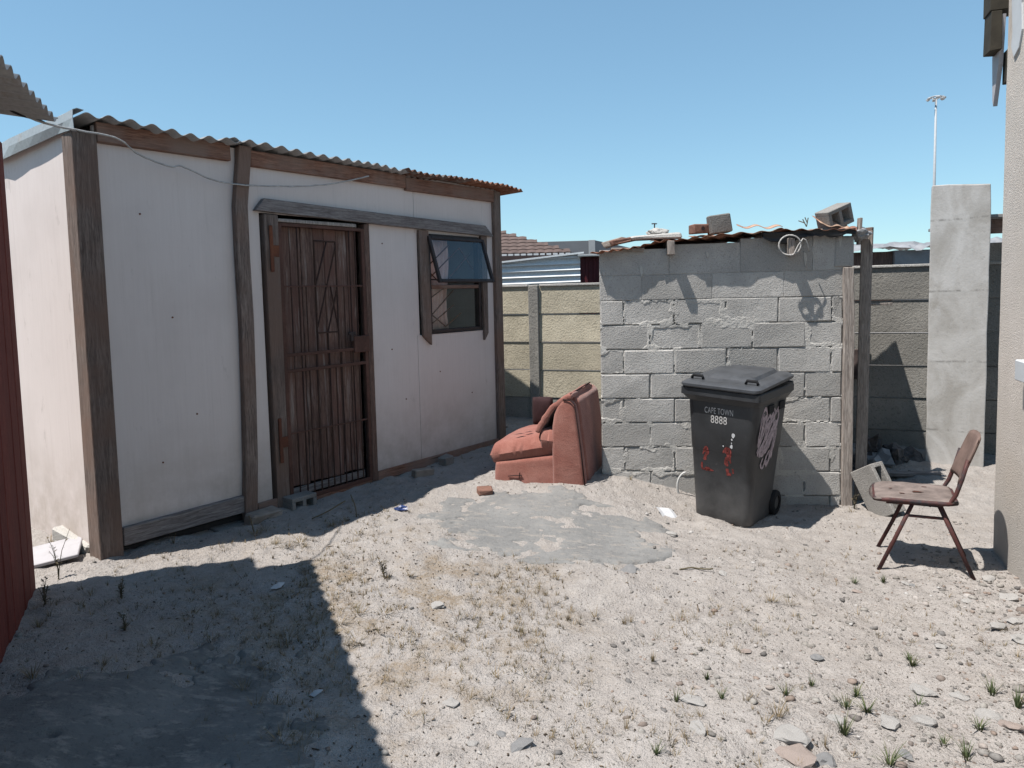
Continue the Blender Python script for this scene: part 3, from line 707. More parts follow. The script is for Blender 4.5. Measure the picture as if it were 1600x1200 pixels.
# mortar: a sheet that squeezes out of the joints in places
joints = []
for k, z0 in enumerate(rowz[:-1]):
    x = 0.0; first = .19 if k % 2 == 0 else .40
    if k >= 9: first = .34 if k == 9 else .56
    L = first; js = []
    while x < SX1 - SX0 - .02: x += L; js.append(x); L = .41 if k < 9 else .56
    joints.append((z0, js))
nx, nzv = 330, 340; W = SX1 - SX0; rows = []
for b in range(nzv + 1):
    z = -.24 + (1.975 + .24) * b / nzv; row = []
    kk = int((z - rowz[0]) / .2025); kk = max(0, min(10, kk))
    for a in range(nx + 1):
        x = W * a / nx
        wz = .012 * nz(x, z, 1.0, 5.5); wx = .014 * nz(x, z, 7.0, 4.5)
        fz = (z + wz - rowz[0]) % .2025; up_ = fz < .10; dz = min(fz, .2025 - fz)
        dx = min(abs(x + wx - q) for q in joints[kk][1])
        t = nz(x, z, 3.0, 9.0, 4); t2 = nz(x, z, 9.0, 2.6, 3); t3 = nz(x, z, 5.0, 30.0, 2)
        half = .020 + .034 * max(0, t * .8 + .25 + t2 * 1.1) + .008 * t3
        d = min(dz, dx)
        if kk >= 9: y = .004 + .004 * t
        elif d < half:
            e = min(1, (half - d) / .020); e = e * e * (3 - 2 * e)
            y = .009 - e * (.0082 + .0022 * max(-.6, min(1.2, t2 * 1.4 + t))) + .0022 * t3
            if d < .006 + .005 * t3 and t + .6 * t2 < .12: y = .020          # cracked open joint
        else: y = .014
        row.append((x, y, z))
    rows.append(row)
mb = MB(); mb.grid(rows); mo = mb.build('mortar', 'mortar', shed, fix=False); stuff(mo)
# side and back walls (the sides run back at a slant)
def skew_wall(name, x0, x1, y0, y1, z0, z1, mat):
    mb = MB(); P = []
    for z in (z0, z1):
        for (x, y) in ((x0, y0), (x1, y0), (x1 + SKW.x / SKW.y * (y1 - y0), y1), (x0 + SKW.x / SKW.y * (y1 - y0), y1)): P.append((x, y, z))
    mb.add(P, [(0,1,2,3), (4,5,6,7), (0,1,5,4), (1,2,6,5), (2,3,7,6), (3,0,4,7)]); return mb.build(name, mat, shed)
skew_wall('side_wall', .06, .16, .142, 1.25, -.2, 1.97, 'block')
skew_wall('side_wall', W - .14, W - .06, .142, 1.15, -.2, 2.0, 'black')
skew_wall('back_wall', .55, W + .3, 1.26, 1.32, -.2, 1.97, 'block')
# roof sheets
def sr(x, y, z): return (x, y, z)
corr_obj('roof_sheet', 'rustsheet', shed, (-.075, -.085, 1.965), (1, 0, .14), SKW + Vector((0, 0, .02)), .60, 1.5, .082, .008, jit=.05, seed=31)
corr_obj('roof_sheet', 'rustsheet', shed, (.40, -.085, 2.045), (1, 0, .05), SKW + Vector((0, 0, .02)), .66, 1.5, .11, .008, jit=.05, seed=32)
corr_obj('roof_sheet', 'orangesheet', shed, (.70, -.100, 2.075), (1, 0, .03), SKW + Vector((0, 0, .03)), .72, 1.5, .15, .008, jit=.05, seed=33)
corr_obj('roof_sheet', 'rustsheet', shed, (1.36, -.085, 2.095), (1, 0, .03), SKW + Vector((0, 0, .04)), .62, 1.5, .12, .008, jit=.05, seed=34)
# black plastic sagging out under the right half of the roof
rows = []
for a in range(40):
    x = 1.28 + .70 * a / 39; row = []
    for b in range(7):
        t = b / 6; dr = .04 + .055 * abs(nz(x, 2, 0, 4)) + .045 * math.exp(-((x - 1.45) / .09) ** 2)
        row.append((x, -.075 + .012 * nz(x, t * .3, 5, 7) + .03 * t * (1 - t), 2.085 + .02 * (x - 1.3) - dr * t))
    rows.append(row)
mb = MB(); mb.grid(rows); solid(mb.build('plastic_sheet', 'black', shed, smooth=True, fix=False), .003)
mb = MB(); mb.box(.54, .595, -.120, .3, 1.935, 2.045, .004, j=.004); mb.build('rafter', 'plank', shed)
mb = MB(); mb.box(1.465, 1.515, -.115, .3, 1.905, 2.035, .004, j=.004); mb.build('rafter', 'plank', shed)
mb = MB(); mb.box(.10, .36, -.035, .1, 1.965, 2.0, .006, j=.008); mb.build('packing_block', 'stock', shed)
mb = MB(); mb.box(1.64, 1.83, -.05, .1, 2.055, 2.105, .006, j=.006); mb.build('packing_block', 'stock', shed)
# rough cut timber at the wall's right end
mb = MB(); rings = []
for k in range(12):
    z = -.22 + 2.02 * k / 11; w = .012 * nz(z, 4, 0, 2)
    rings.append([(1.917 + w, -.03 + .0, z), (1.997 + w, -.03, z), (1.997 + w, .10, z), (1.917 + w, .10, z)])
mb.loft(rings); mod_bevel(mb.build('corner_board', 'plank', shed), .006, 2)
mb = MB(); mb.box(1.845, 1.990, -.012, .13, 1.80, 2.05, .012, j=.006); mb.build('top_block', 'block', shed)
# mended mortar smears
for (x, z, h) in [(1.62, 1.86, .07), (.335, 1.80, .06), (.03, 1.79, .03), (.86, 1.925, .03), (1.885, 2.0, .08)]:
    mb = MB(); mb.prism([(x - .012, z + h), (x + .010, z + h * .8), (x + .016, z), (x + .004, z - h * .7), (x - .006, z)], -.010, .01); mb.build('mortar_smear', 'mortar', shed)

# leaning timbers beside the shed
def lean_plank(name, a, b, w, th, mat, label, ang=0.0):
    a, b = Vector(a), Vector(b); d = b - a; L = d.length
    q = d.to_track_quat('Z', 'Y').to_matrix().to_4x4(); T = Matrix.Translation(a) @ q @ Matrix.Rotation(ang, 4, 'Z')
    mb = MB(); mb.box(-w/2, w/2, -th/2, th/2, 0, L, .003, T=T, j=.002)
    o = mb.build(name, mat); tag(o, label, 'plank', 'timbers leaning beside the block shed'); return o
lean_plank('timber_plank', (2.885, 6.16, -.10), (2.925, 6.20, 2.09), .085, .03, 'plank', 'tall grey plank leaning nearest the right end of the block shed', .5)
lean_plank('timber_plank', (2.935, 6.32, -.08), (3.0, 6.36, 2.13), .06, .035, 'wgz', 'dark grey plank standing behind the nearest leaning plank of the shed', .3)
lean_plank('timber_plank', (2.835, 6.13, 1.98), (2.845, 6.13, 2.19), .05, .02, 'plank', 'short pale stick end standing up above the shed roof corner', .1)
mb = MB(); mb.box(2.95, 3.20, 6.38, 6.44, 1.485, 1.505, .003, j=.003)
tag(mb.build('timber_offcut', 'plank'), 'short pale board jutting right from the leaning timbers', 'plank')

# clutter on the shed roof
def cblock_obj(name, loc, rot, size, label, holes=2, mat='cblock', cat='block', group=None):
    """hollow block: solid web frame with real openings along local y"""
    L, D, Hh = size; mb = MB(); wl = .032
    if holes:
        mb.box(-L/2, L/2, -D/2, D/2, 0, wl, .004); mb.box(-L/2, L/2, -D/2, D/2, Hh - wl, Hh, .004)
        n = holes + 1
        for i in range(n):
            cx = -L/2 + wl/2 + (L - wl) * i / (n - 1)
            mb.box(cx - wl/2, cx + wl/2, -D/2 + .001, D/2 - .001, wl - .002, Hh - wl + .002, .003)
    else: mb.box(-L/2, L/2, -D/2, D/2, 0, Hh, .008, j=.005)
    o = mb.build(name, mat); o.location = loc; o.rotation_euler = rot; return tag(o, label, cat, group)
cblock_obj('cement_block', (2.615, 6.13, 2.125), (R(4), R(-20), R(28)), (.25, .14, .16), 'grey hollow cement block tilted on the right end of the shed roof', 2)
cblock_obj('cement_block', (1.70, 6.09, 2.100), (0, R(-7), R(6)), (.17, .12, .145), 'grey solid cement block standing on the middle of the shed roof', 0)
b = MB(); b.box(-.075, .075, -.05, .05, 0, .072, .006, j=.003); o = b.build('clay_brick', 'brick'); o.location = (1.545, 6.11, 2.105); o.rotation_euler = (0, R(-2), R(20))
tag(o, 'small clay brick with a hole beside the solid block on the shed roof', 'brick')
b = MB(); b.tube([(0, -.0535, .036), (0, -.0505, .036)], .016, 10); h = b.build('hole', 'frame', o)  # dark disc on the face, coloured as the shade inside the hole
def blob(name, loc, sc, mat, label, cat, seed, sub=3, bump=.3):
    bm = ico(bump, sub, sc, seed); me = bpy.data.meshes.new(name); bm.to_mesh(me); bm.free(); me.materials.append(M[mat])
    o = bpy.data.objects.new(name, me); col.objects.link(o); o.location = loc; return tag(o, label, cat)
blob('cement_lump', (1.215, 6.13, 2.115), (.085, .08, .045), 'mortar', 'rounded lump of pale cement on the shed roof left of the bricks', 'rubble', 5)
b = MB(); b.box(-.20, .20, -.10, .10, 0, .045, .012, j=.012); o = b.build('cement_slab', 'mortar'); o.location = (1.19, 6.09, 2.065); o.rotation_euler = (0, R(-2), R(4)); tag(o, 'broken pale cement slab under the cement lump on the shed roof', 'rubble')
b = MB(); b.box(-.12, .12, -.05, .05, 0, .05, .008, j=.01); o = b.build('brick_piece', 'brick'); o.location = (.95, 6.12, 2.045); o.rotation_euler = (0, R(-9), R(15)); tag(o, 'brown brick piece lying left of the cement slab on the shed roof', 'brick')
b = MB(); b.box(-.09, .09, -.04, .04, 0, .04, .006, j=.01); o = b.build('brick_piece', 'stock'); o.location = (.86, 6.16, 2.035); o.rotation_euler = (0, R(-10), R(-20)); tag(o, 'leftmost grey brick piece on the shed roof', 'brick')
o = corr((0, 0, 0), (1, 0, 0), (0, 1, 0), .34, .22, .16, .012, jit=.03, seed=71).build('rusty_sheet', 'orangesheet', None, True, False); solid(o, .003); o.location = (1.82, 6.0, 2.14); o.rotation_euler = (R(8), R(3), R(-8))
tag(o, 'curled rusty orange sheet lying right of the solid block on the shed roof', 'metal sheet')
o = corr((0, 0, 0), (1, 0, 0), (0, 1, 0), .24, .20, .14, .010, jit=.04, seed=73).build('rusty_sheet', 'orangesheet', None, True, False); solid(o, .003); o.location = (2.45, 5.995, 2.125); o.rotation_euler = (R(22), R(2), R(5))
tag(o, 'rusty orange sheet scrap under the tilted hollow block', 'metal sheet')
o = blob('rag', (2.80, 6.12, 2.06), (.075, .07, .045), 'silver', 'grey plastic bundle at the right corner of the shed roof', 'rag', 9, 3, .5)
mb = MB()
for (a, b) in [((0, 0, 0), (-.03, 0, .06)), ((-.015, 0, .03), (-.06, .01, .05)), ((0, 0, 0), (.012, 0, .07)), ((.005, 0, .03), (-.01, .01, .075))]: mb.tube([a, b], .004, 5)
o = mb.build('twig', 'weed'); o.location = (2.37, 6.08, 2.13); tag(o, 'dry forked twig poking up from the shed roof', 'twig')
# coil of wire hung on the rafter end
pts = []
for i in range(80):
    a = i / 79 * 2 * math.pi * 2.6 + 1.2; r = .082 + .012 * math.sin(i * .21)
    pts.append((2.212 + r * 1.0 * math.cos(a), 5.925 - .006 * math.sin(i * .5), 1.975 + r * .93 * math.sin(a)))
pts += [(2.30, 5.925, 2.03), (2.34, 5.94, 1.985), (2.36, 5.985, 1.93)]
o = wire('wire_coil', pts, .005, 'wire', 2, .0015); tag(o, 'coil of pale wire hanging on the shed rafter end', 'wire')

for o in col.objects:
    if o.name.startswith('timber_'): o.location.x -= .05
TURN = Matrix.Translation((SX0, SY, 0)) @ Matrix.Rotation(R(-6), 4, 'Z') @ Matrix.Translation((-SX0, -SY, 0))
for o in col.objects:
    if o.parent is None and o.name.split('.')[0] in ('timber_plank', 'timber_offcut', 'cement_block', 'clay_brick', 'cement_lump', 'cement_slab', 'brick_piece', 'rusty_sheet', 'rag', 'twig', 'wire_coil'):
        o.matrix_basis = TURN @ Matrix.LocRotScale(o.location, o.rotation_euler, o.scale)

# ================================================================== precast fence
FA = Vector((-1.0, 9.08, 0)); FB = Vector((5.2, 6.83, 0)); FD = (FB - FA).normalized(); FANG = math.atan2(FD.y, FD.x)
fence = tag(empty('precast_fence', (FA.x, FA.y, 0), FANG), 'yellowish grey precast concrete panel fence behind the shack and shed', 'fence')
FL = (FB - FA).length; posts = [-.20, 1.36, 2.95, 4.55, 6.2]
SLAB = .326
for i in range(len(posts) - 1):
    top = (1.735, 1.735, 1.80, 1.83)[i]
    for k in range(6):
        z1 = top - k * SLAB
        mb = MB(); d = rnd.uniform(-.003, .003); zb = z1 - SLAB + .004
        T = Matrix.Translation((0, d, zb)) @ Matrix.Rotation(R(-1.6), 4, 'X')
        mb.box(posts[i] + .055, posts[i+1] - .055, -.026, .020, 0, SLAB - .006, .004, T=T, j=.0015)
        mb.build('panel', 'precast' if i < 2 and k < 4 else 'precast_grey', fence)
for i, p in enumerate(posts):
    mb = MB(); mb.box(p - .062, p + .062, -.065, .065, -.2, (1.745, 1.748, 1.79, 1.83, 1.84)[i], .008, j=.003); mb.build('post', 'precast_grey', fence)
for i, (a, b, t) in enumerate([(-.13, 1.29, 1.735), (1.43, 2.88, 1.735), (3.02, 4.48, 1.80), (4.62, 6.13, 1.83)]):
    mb = MB(); mb.box(a, b, -.040, .040, t - .003, t + .022, .004); mb.build('coping', 'mortar', fence)

# burnt board leaning on the fence in the shade
def on_fence(u, d, z): c, s = math.cos(FANG), math.sin(FANG); return Vector((FA.x + c*u + s*d, FA.y + s*u - c*d, z))
mb = MB(); mb.box(-.22, .20, -.012, .012, 0, .29, .01, j=.008)
o = mb.build('vent_grille', 'tree'); o.location = on_fence(4.70, .045, .72); o.rotation_euler = (0, 0, FANG); tag(o, 'blistered brown board fixed on the shaded fence panels', 'board')

# ================================================================== rendered pillar
pil = empty('rendered_pillar', (4.10, 6.76, 0), R(-30)); tag(pil, 'tall smeared grey cement pillar standing in front of the fence', 'pillar')
rows = []; mb = MB(); rings = []
for k in range(15):
    z = -.15 + 2.70 * k / 14; w = .232 + .006 * nz(z, 1, 0, 2); e = .006 * nz(z, 5, 0, 3)
    rings.append([(-w + e, -.07, z), (-.1, -.07 + .003 * nz(z, 9), z), (.1, -.07 + .003 * nz(z, 12), z), (w + e, -.07, z), (w + e, .07, z), (-w + e, .07, z)])
rings[-1] = [(p[0] + rnd.uniform(-.008, .008), p[1], p[2] - .012 * (p[0] / .25) - .01 + rnd.uniform(-.01, .01)) for p in rings[-1]]
mb.loft(rings); mod_bevel(mb.build('shaft', 'render', pil), .008, 2)

# ================================================================== neighbour's dark block house behind the pillar
nb = tag(empty('neighbour_house', (5.25, 7.2, 0), R(-20)), 'dark shaded block house seen in the gap right of the cement pillar', 'house')
for k in range(10):
    x = -.6 + (.2 if k % 2 else 0)
    while x < 2.2:
        mb = MB(); mb.box(x + .006, x + .394, -.006, .14, -.05 + k * .205 + .006, -.05 + k * .205 + .199, .006); mb.build('block', 'block', nb); x += .4
mb = MB(); mb.box(-.61, 2.6, .01, .13, -.1, 2.05, .002); mb.build('wall_core', 'mortar', nb)
mb = MB(); mb.box(-.9, 2.6, -.75, .9, 2.24, 2.27, .003); mb.build('roof_sheet', 'zinc', nb)
mb = MB(); mb.box(-.86, 2.6, -.70, -.66, 2.10, 2.23, .004); mb.build('fascia_board', 'wbx', nb)

# ================================================================== stucco house on the right
HB = (3.165, 4.765, 0.0); HD = Vector((-.33, -.945, 0)).normalized()
hs = tag(empty('stucco_house', HB, math.atan2(HD.y, HD.x)), 'beige rough-stucco house corner at the right edge with white window sill', 'house')
# local x runs towards the camera, local y: +y is inside
hx = lambda *a: a
mb = MB()
rows = []
for k in range(40):
    z = -.25 + 4.1 * k / 39
    rows.append([(3.9 * i / 40, .0 + .003 * nz(3.9 * i / 40, z, 2, 3), z) for i in range(41)])
mb.grid(rows); mb.add([(0, 0, -.25), (0, 2.5, -.25), (0, 2.5, 3.85), (0, 0, 3.85)], [(0, 1, 2, 3)])
mb.add([(0, .22, -.25), (3.9, .22, -.25), (3.9, .22, 3.85), (0, .22, 3.85)], [(0, 1, 2, 3)])
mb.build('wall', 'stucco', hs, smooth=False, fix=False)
b = MB(); b.box(.56, 1.75, -.062, .05, 1.085, 1.205, .006); b.build('window_sill', 'white', hs)
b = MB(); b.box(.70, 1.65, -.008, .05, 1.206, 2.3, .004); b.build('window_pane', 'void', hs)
# rough white paint patch near the eave
poly = [(-.0 + .10, 3.9), (.10, 3.35), (.13, 3.18), (.11, 3.10), (.17, 3.02), (.26, 3.05), (.31, 3.14), (.29, 3.3), (.34, 3.5), (.32, 3.9)]
b = MB(); b.prism(poly, -.011, .0); b.build('paint_patch', 'white', hs)
b = MB(); b.box(-.16, -.004, -.095, -.03, 3.12, 3.36, .003, j=.004); b.build('eave_board', 'soffit', hs)
b = MB(); b.box(-.17, -.004, -.10, .1, 3.365, 3.50, .004); b.build('gutter_board', 'soffit', hs)
b = MB(); b.box(-.36, 4.2, .005, 2.6, 3.86, 3.92, .004); b.build('roof_slab', 'soffit', hs)
b = MB(); b.prism([(-.012, 3.34), (-.10, 3.34), (-.20, 3.12), (-.17, 2.84), (-.15, 2.80), (-.05, 3.05)], -.035, -.010, 'xz'); b.build('barge_board', 'white_board', hs)
b = MB(); b.box(-.10, -.006, .0, .03, 2.92, 3.12, .003); b.build('bracket', 'soffit', hs)

# ================================================================== wheelie bin
bin_ = empty('wheelie_bin', (1.685, 5.60, -.112)); bin_.scale = (1.02, 1.02, 1.085); bin_.rotation_euler = Euler((R(1.2), R(3.0), -.70), 'XYZ')
tag(bin_, 'scuffed black two-wheeled refuse bin with stencilled lettering before the block wall', 'bin')
def rrect(x0, x1, y0, y1, z, r, n=5):
    out = []
    for cx, cy, a0 in ((x1 - r, y1 - r, 0), (x0 + r, y1 - r, 90), (x0 + r, y0 + r, 180), (x1 - r, y0 + r, 270)):
        for i in range(n + 1):
            a = R(a0 + 90 * i / n); out.append((cx + r * math.cos(a), cy + r * math.sin(a), z))
    return out
def bsec(z):
    t = z / .95; wx = .215 + .055 * t; return (-wx, wx, -.215 - .085 * t, .215 + .10 * t)
mb = MB(); rings = []
for z, ins in [(.0, .03), (.008, .012), (.03, .0), (.10, 0), (.30, 0), (.52, 0), (.525, -.003), (.70, -.003), (.88, -.003)]:
    a = bsec(z); rings.append(rrect(a[0] + ins, a[1] - ins, a[2] + ins, a[3] - ins, z, .06))
mb.loft(rings); mb.build('body', 'bin', bin_, smooth=True).data.set_sharp_from_angle(angle=R(40))
mb = MB()
mb.loft([rrect(-.270, .270, -.300, .315, .865, .05), rrect(-.295, .295, -.335, .335, .905, .04), rrect(-.300, .300, -.345, .345, .91, .03), rrect(-.300, .300, -.345, .345, .955, .03), rrect(-.29, .29, -.335, .34, .962, .03)])
mb.build('rim', 'bin', bin_, smooth=True).data.set_sharp_from_angle(angle=R(30))
T = Matrix.Translation((0, 0, .964))
mb = MB()
def lidz(y): return .012 + .034 * (y + .345) / .69
def lring(x0, x1, y0, y1, dz, r): return [(p[0], p[1], lidz(p[1]) + dz) for p in rrect(x0, x1, y0, y1, 0, r)]
mb.loft([lring(-.288, .288, -.350, .345, -.014, .05), lring(-.298, .298, -.362, .35, -.004, .05), lring(-.298, .298, -.362, .35, .012, .05), lring(-.275, .275, -.335, .33, .026, .05), lring(-.262, .262, -.315, .32, .027, .05)], T)
lid = mb.build('lid', 'bin_lid', bin_, smooth=True); lid.data.set_sharp_from_angle(angle=R(28))
mb = MB(); mb.loft([lring(-.185, .185, -.16, .31, .026, .03), lring(-.165, .165, -.12, .30, .048, .03), lring(-.16, .16, -.115, .295, .049, .03)], T); o = mb.build('raised_panel', 'bin_lid', lid, smooth=True); o.data.set_sharp_from_angle(angle=R(25))
for sx in (-1, 1):
    mb = MB(); x = sx * .205
    mb.tube([(x - .045, -.255, lidz(-.255) + .03), (x - .035, -.255, lidz(-.255) + .052), (x + .035, -.255, lidz(-.25) + .052), (x + .045, -.255, lidz(-.255) + .03)], .011, 8, T)
    mb.build('lid_grip', 'tyre', lid, smooth=True)
mb = MB(); mb.tube([(-.27, .375, .955), (.27, .375, .955)], .016, 10)
for x in (-.22, 0, .22): mb.box(x - .018, x + .018, .33, .385, .925, .985, .004)
mb.build('hinge_handle', 'bin', bin_, smooth=False)
mb = MB(); mb.tube([(-.20, .235, .096), (.20, .235, .096)], .012, 8); mb.build('axle', 'iron', bin_)
for sx in (-1, 1):
    mb = MB(); prof = [(.055, -.024), (.085, -.026), (.098, -.018), (.102, 0), (.098, .018), (.085, .026), (.055, .024)]
    rings = []
    for (r, x) in prof: rings.append([(sx * .225 + x, .235 + r * .9 * math.cos(2*math.pi*k/24), .096 + r * .9 * math.sin(2*math.pi*k/24)) for k in range(24)])
    mb.loft(rings, cap=False); wh = mb.build('wheel', 'tyre', bin_, smooth=True)
    mb = MB(); mb.tube([(sx * .208, .235, .096), (sx * .242, .235, .096)], .050, 20); mb.build('hub', 'bin', wh)
# black plates, painting in the shade of the grip recesses under the rim
for sx in (-1, 1):
    for y in (-.05, .16):
        mb = MB(); mb.box(sx * .273 - .006, sx * .273 + .006, y - .05, y + .05, .80, .855, .004); mb.build('grip_shade_plate', 'tyre', bin_)
# lettering
def front_pt(x, z, off=.0015): return Vector((x, bsec(z)[2] - off - (.003 if z > .52 else 0), z))
def text(body, size, x, z, sx=1.0):
    cu = bpy.data.curves.new('lettering', 'FONT'); cu.body = body; cu.size = size; cu.align_x = 'CENTER'
    cu.space_character = 1.05
    to = bpy.data.objects.new('tmp', cu); col.objects.link(to)
    dg = bpy.context.evaluated_depsgraph_get(); me = bpy.data.meshes.new_from_object(to.evaluated_get(dg)); bpy.data.objects.remove(to)
    for v in me.vertices:
        p = front_pt(x + v.co.x * sx, z + v.co.y, .0022); v.co = p
    me.materials.clear(); me.materials.append(M['text']); o = bpy.data.objects.new('lettering', me); col.objects.link(o); o.parent = bin_
    o['label'] = 'white stencilled lettering ' + body; return o
text('CAPE TOWN', .060, -.015, .788, .60); text('8888', .078, -.015, .722, .78)
def ribbon(pts, w, place, name, mat, par):
    mb = MB(); n = len(pts); L = []; Rr = []
    for i in range(n):
        a = Vector(pts[max(0, i-1)]); b = Vector(pts[min(n-1, i+1)]); d = (b - a).normalized(); nn = Vector((-d.y, d.x))
        ww = w * (.55 + .6 * rnd.random()) * (.4 if i in (0, n-1) else 1)
        p = Vector(pts[i]); L.append(place(*(p + nn * ww/2))); Rr.append(place(*(p - nn * ww/2)))
    mb.grid([L, Rr]); return mb.build(name, mat, par, fix=False)
def spl(pts, sub=5):
    P = [Vector(p) for p in pts]; out = []
    for i in range(len(P)-1):
        p0, p1, p2, p3 = P[max(i-1,0)], P[i], P[i+1], P[min(i+2, len(P)-1)]
        for k in range(sub):
            t = k/sub; out.append(.5*((2*p1)+(p2-p0)*t+(2*p0-5*p1+4*p2-p3)*t*t+(3*p1-p0-3*p2+p3)*t**3))
    return out + [P[-1]]
fp = lambda x, z: front_pt(x, z, .0018)
OFZ = .085
for i, (w_, pts) in enumerate([(.026, [(-.13, .42), (-.115, .455), (-.10, .43), (-.12, .39), (-.125, .36)]), (.016, [(-.145, .345), (-.145, .30), (-.11, .297), (-.055, .295)]), (.030, [(-.12, .30), (-.08, .302)]), (.012, [(-.14, .40), (-.125, .44), (-.105, .45)]),
            (.034, [(.03, .44), (.05, .455), (.055, .41), (.04, .38), (.05, .345)]), (.012, [(.015, .43), (.04, .475), (.075, .46), (.07, .40), (.075, .37)]), (.030, [(.05, .33), (.055, .295), (.08, .292)]), (.014, [(.09, .335), (.095, .30)])]):
    ribbon(spl([(p[0], p[1] + OFZ) for p in pts]), w_, fp, 'paint_mark', 'redp', bin_)
for (x, z, r) in [(.095, .655, .014), (.085, .625, .006), (.08, .575, .011), (.082, .60, .004), (.02, .57, .005)]:
    mb = MB(); n = 9; mb.add([fp(x + r * (.7 + .5 * rnd.random()) * math.cos(2*math.pi*k/n), z + 1.3 * r * (.7 + .5 * rnd.random()) * math.sin(2*math.pi*k/n)) for k in range(n)], [tuple(range(n))]); mb.build('paint_fleck', 'paper', bin_)
def sp(y, z): return Vector((bsec(z)[1] + .0022 + (.003 if z > .52 else 0), y, z))
scr = [[(-.20, .58), (-.19, .68), (-.14, .75), (-.10, .70), (-.12, .60), (-.17, .52), (-.215, .46)], [(-.20, .50), (-.16, .60), (-.13, .69), (-.09, .63), (-.10, .54), (-.15, .45)],
       [(-.09, .66), (-.05, .69), (-.02, .66), (.02, .72), (.05, .69), (.09, .73)], [(-.10, .58), (-.05, .64), (.0, .68), (.03, .60), (-.02, .50), (-.07, .44)],
       [(.0, .63), (.05, .70), (.10, .68), (.07, .55), (.02, .44), (.0, .40)], [(-.21, .44), (-.15, .49), (-.08, .55), (-.02, .63), (.04, .66)], [(-.18, .43), (-.10, .47), (-.02, .56), (.06, .64)],
       [(-.14, .42), (-.05, .46), (.03, .55), (.08, .64)], [(-.10, .40), (-.13, .36), (-.09, .33), (-.05, .39), (.0, .44)], [(-.05, .37), (-.02, .34), (.03, .42), (.07, .52)], [(.04, .37), (.06, .45), (.09, .58)], [(-.22, .50), (-.205, .62), (-.16, .72)], [(.0, .36), (.02, .43), (.05, .47)]]
for k_, pts in enumerate(scr):
    off = .0004 * k_
    spk = lambda y, z: sp(y, z) + Vector((off, 0, 0))
    ribbon(spl([(p[0] * 1.12 + .01, p[1] + .09) for p in pts]), .040 if k_ in (1, 3, 5, 6, 7, 9) else .024, spk, 'chalk_scribble', 'graf', bin_)

# ================================================================== sofa seat
so = empty('armchair', (-.165, 6.00, .085), R(-18)); tag(so, 'worn terracotta fabric armchair without arms beside the block shed', 'armchair')
# local x: from front of seat (left) to the back (right); y away from the camera; z up
def soft(name, poly, y0, y1, mat, bev, axes='xz', sub=0, par=so, puff=0.0, cuts=0):
    mb = MB(); mb.prism(poly, y0, y1, axes); o = mb.build(name, mat, par, smooth=True); mod_bevel(o, bev, 4); return o
def cushion(name, x0, x1, y0, y1, zfun, th, mat, bulge=.03, n=22, seed=0, par=so, crease=.006):
    mb = MB(); top = []; bot = []
    for a in range(n + 1):
        rt_, rb_ = [], []
        for b in range(n + 1):
            u = a / n * 2 - 1; v = b / n * 2 - 1
            e = (1 - abs(u) ** 9) * (1 - abs(v) ** 9); e = max(e, 0) ** .40
            # rounded outline
            k = 1 - .05 * (abs(u * v) ** 3)
            x = (x0 + x1) / 2 + (x1 - x0) / 2 * u * k; y = (y0 + y1) / 2 + (y1 - y0) / 2 * v * k
            zc = zfun(x); h = th / 2 * e + bulge * (1 - u * u) * (1 - v * v) + crease * nz(x, y, seed, 6)
            rt_.append((x, y, zc + h)); rb_.append((x, y, zc - th / 2 * e))
        top.append(rt_); bot.append(rb_)
    mb.grid(top); mb.grid(bot); o = mb.build(name, mat, par, smooth=True, fix=True)
    bm = bmesh.new(); bm.from_mesh(o.data); bmesh.ops.remove_doubles(bm, verts=bm.verts, dist=.0005); bmesh.ops.recalc_face_normals(bm, faces=bm.faces); bm.to_mesh(o.data); bm.free(); o.data.polygons.foreach_set('use_smooth', [True] * len(o.data.polygons))
    return o
# lower front body with wavy hanging cover
mb = MB(); rings = []
for k in range(9):
    z = -.03 + .21 * k / 8; ring = []
    for p in rrect(-.005 - .01 * (1 - k / 8), .60, -.012 * (1 - k/8), .80, z, .05, 5):
        ring.append((p[0] + .008 * nz(p[0], p[1], z, 9), p[1] + .010 * nz(p[0] * 2, z * 1.5, 4, 7), p[2] + (.16 * max(0, p[0]) * k / 8)))
    rings.append(ring)
mb.loft(rings); mb.build('base', 'red_fab', so, smooth=True)
cushion('seat_cushion', -.055, .58, -.02, .80, lambda x: .245 + .20 * max(0, x) - .04 * max(0, .1 - x) , .20, 'red_fab', .02, seed=3)
soft('side_panel', [(.500, -.02), (.775, -.02), (.742, .30), (.705, .60), (.690, .672), (.660, .712), (.620, .728), (.580, .715), (.548, .675), (.520, .60), (.503, .50), (.498, .40)], -.035, .075, 'red_fab', .032)
soft('backrest', [(.58, .05), (.780, -.02), (.760, .20), (.705, .70), (.655, .745), (.58, .70)], .078, .86, 'red_fab', .025)
# loose back cushion cover sagging over the front of the backrest
mb = MB(); rows = []
for a in range(15):
    t = a / 14; x = .67 - .29 * t ** 1.1 - .03 * math.sin(t * 3); z = .745 - .30 * t ** 1.6 ; row = []
    for b in range(12):
        y = -.03 + .80 * b / 11; row.append((x + .012 * nz(t * 2, y, 3, 4), y, z + .012 * nz(y, t, 6, 5)))
    rows.append(row)
mb.grid(rows); o = mb.build('back_cover', 'red_fab', so, smooth=True, fix=False); mm = solid(o, .045); mod_bevel(o, .015, 3)
cushion('pleated_bolster', .40, .56, -.03, .20, lambda x: .385, .17, 'red_fab', .0, n=16, seed=8, crease=.012)
mb = MB(); mb.tube([(.772, -.040, -.015), (.742, -.040, .30), (.696, -.040, .68), (.66, -.038, .715), (.60, -.036, .722)], .006, 6); mb.build('piping', 'piping', so, smooth=True)
mb = MB(); mb.tube([(.655, -.02, .764), (.66, .2, .768), (.662, .5, .772), (.66, .70, .770)], .006, 6); mb.build('piping', 'piping', so, smooth=True)
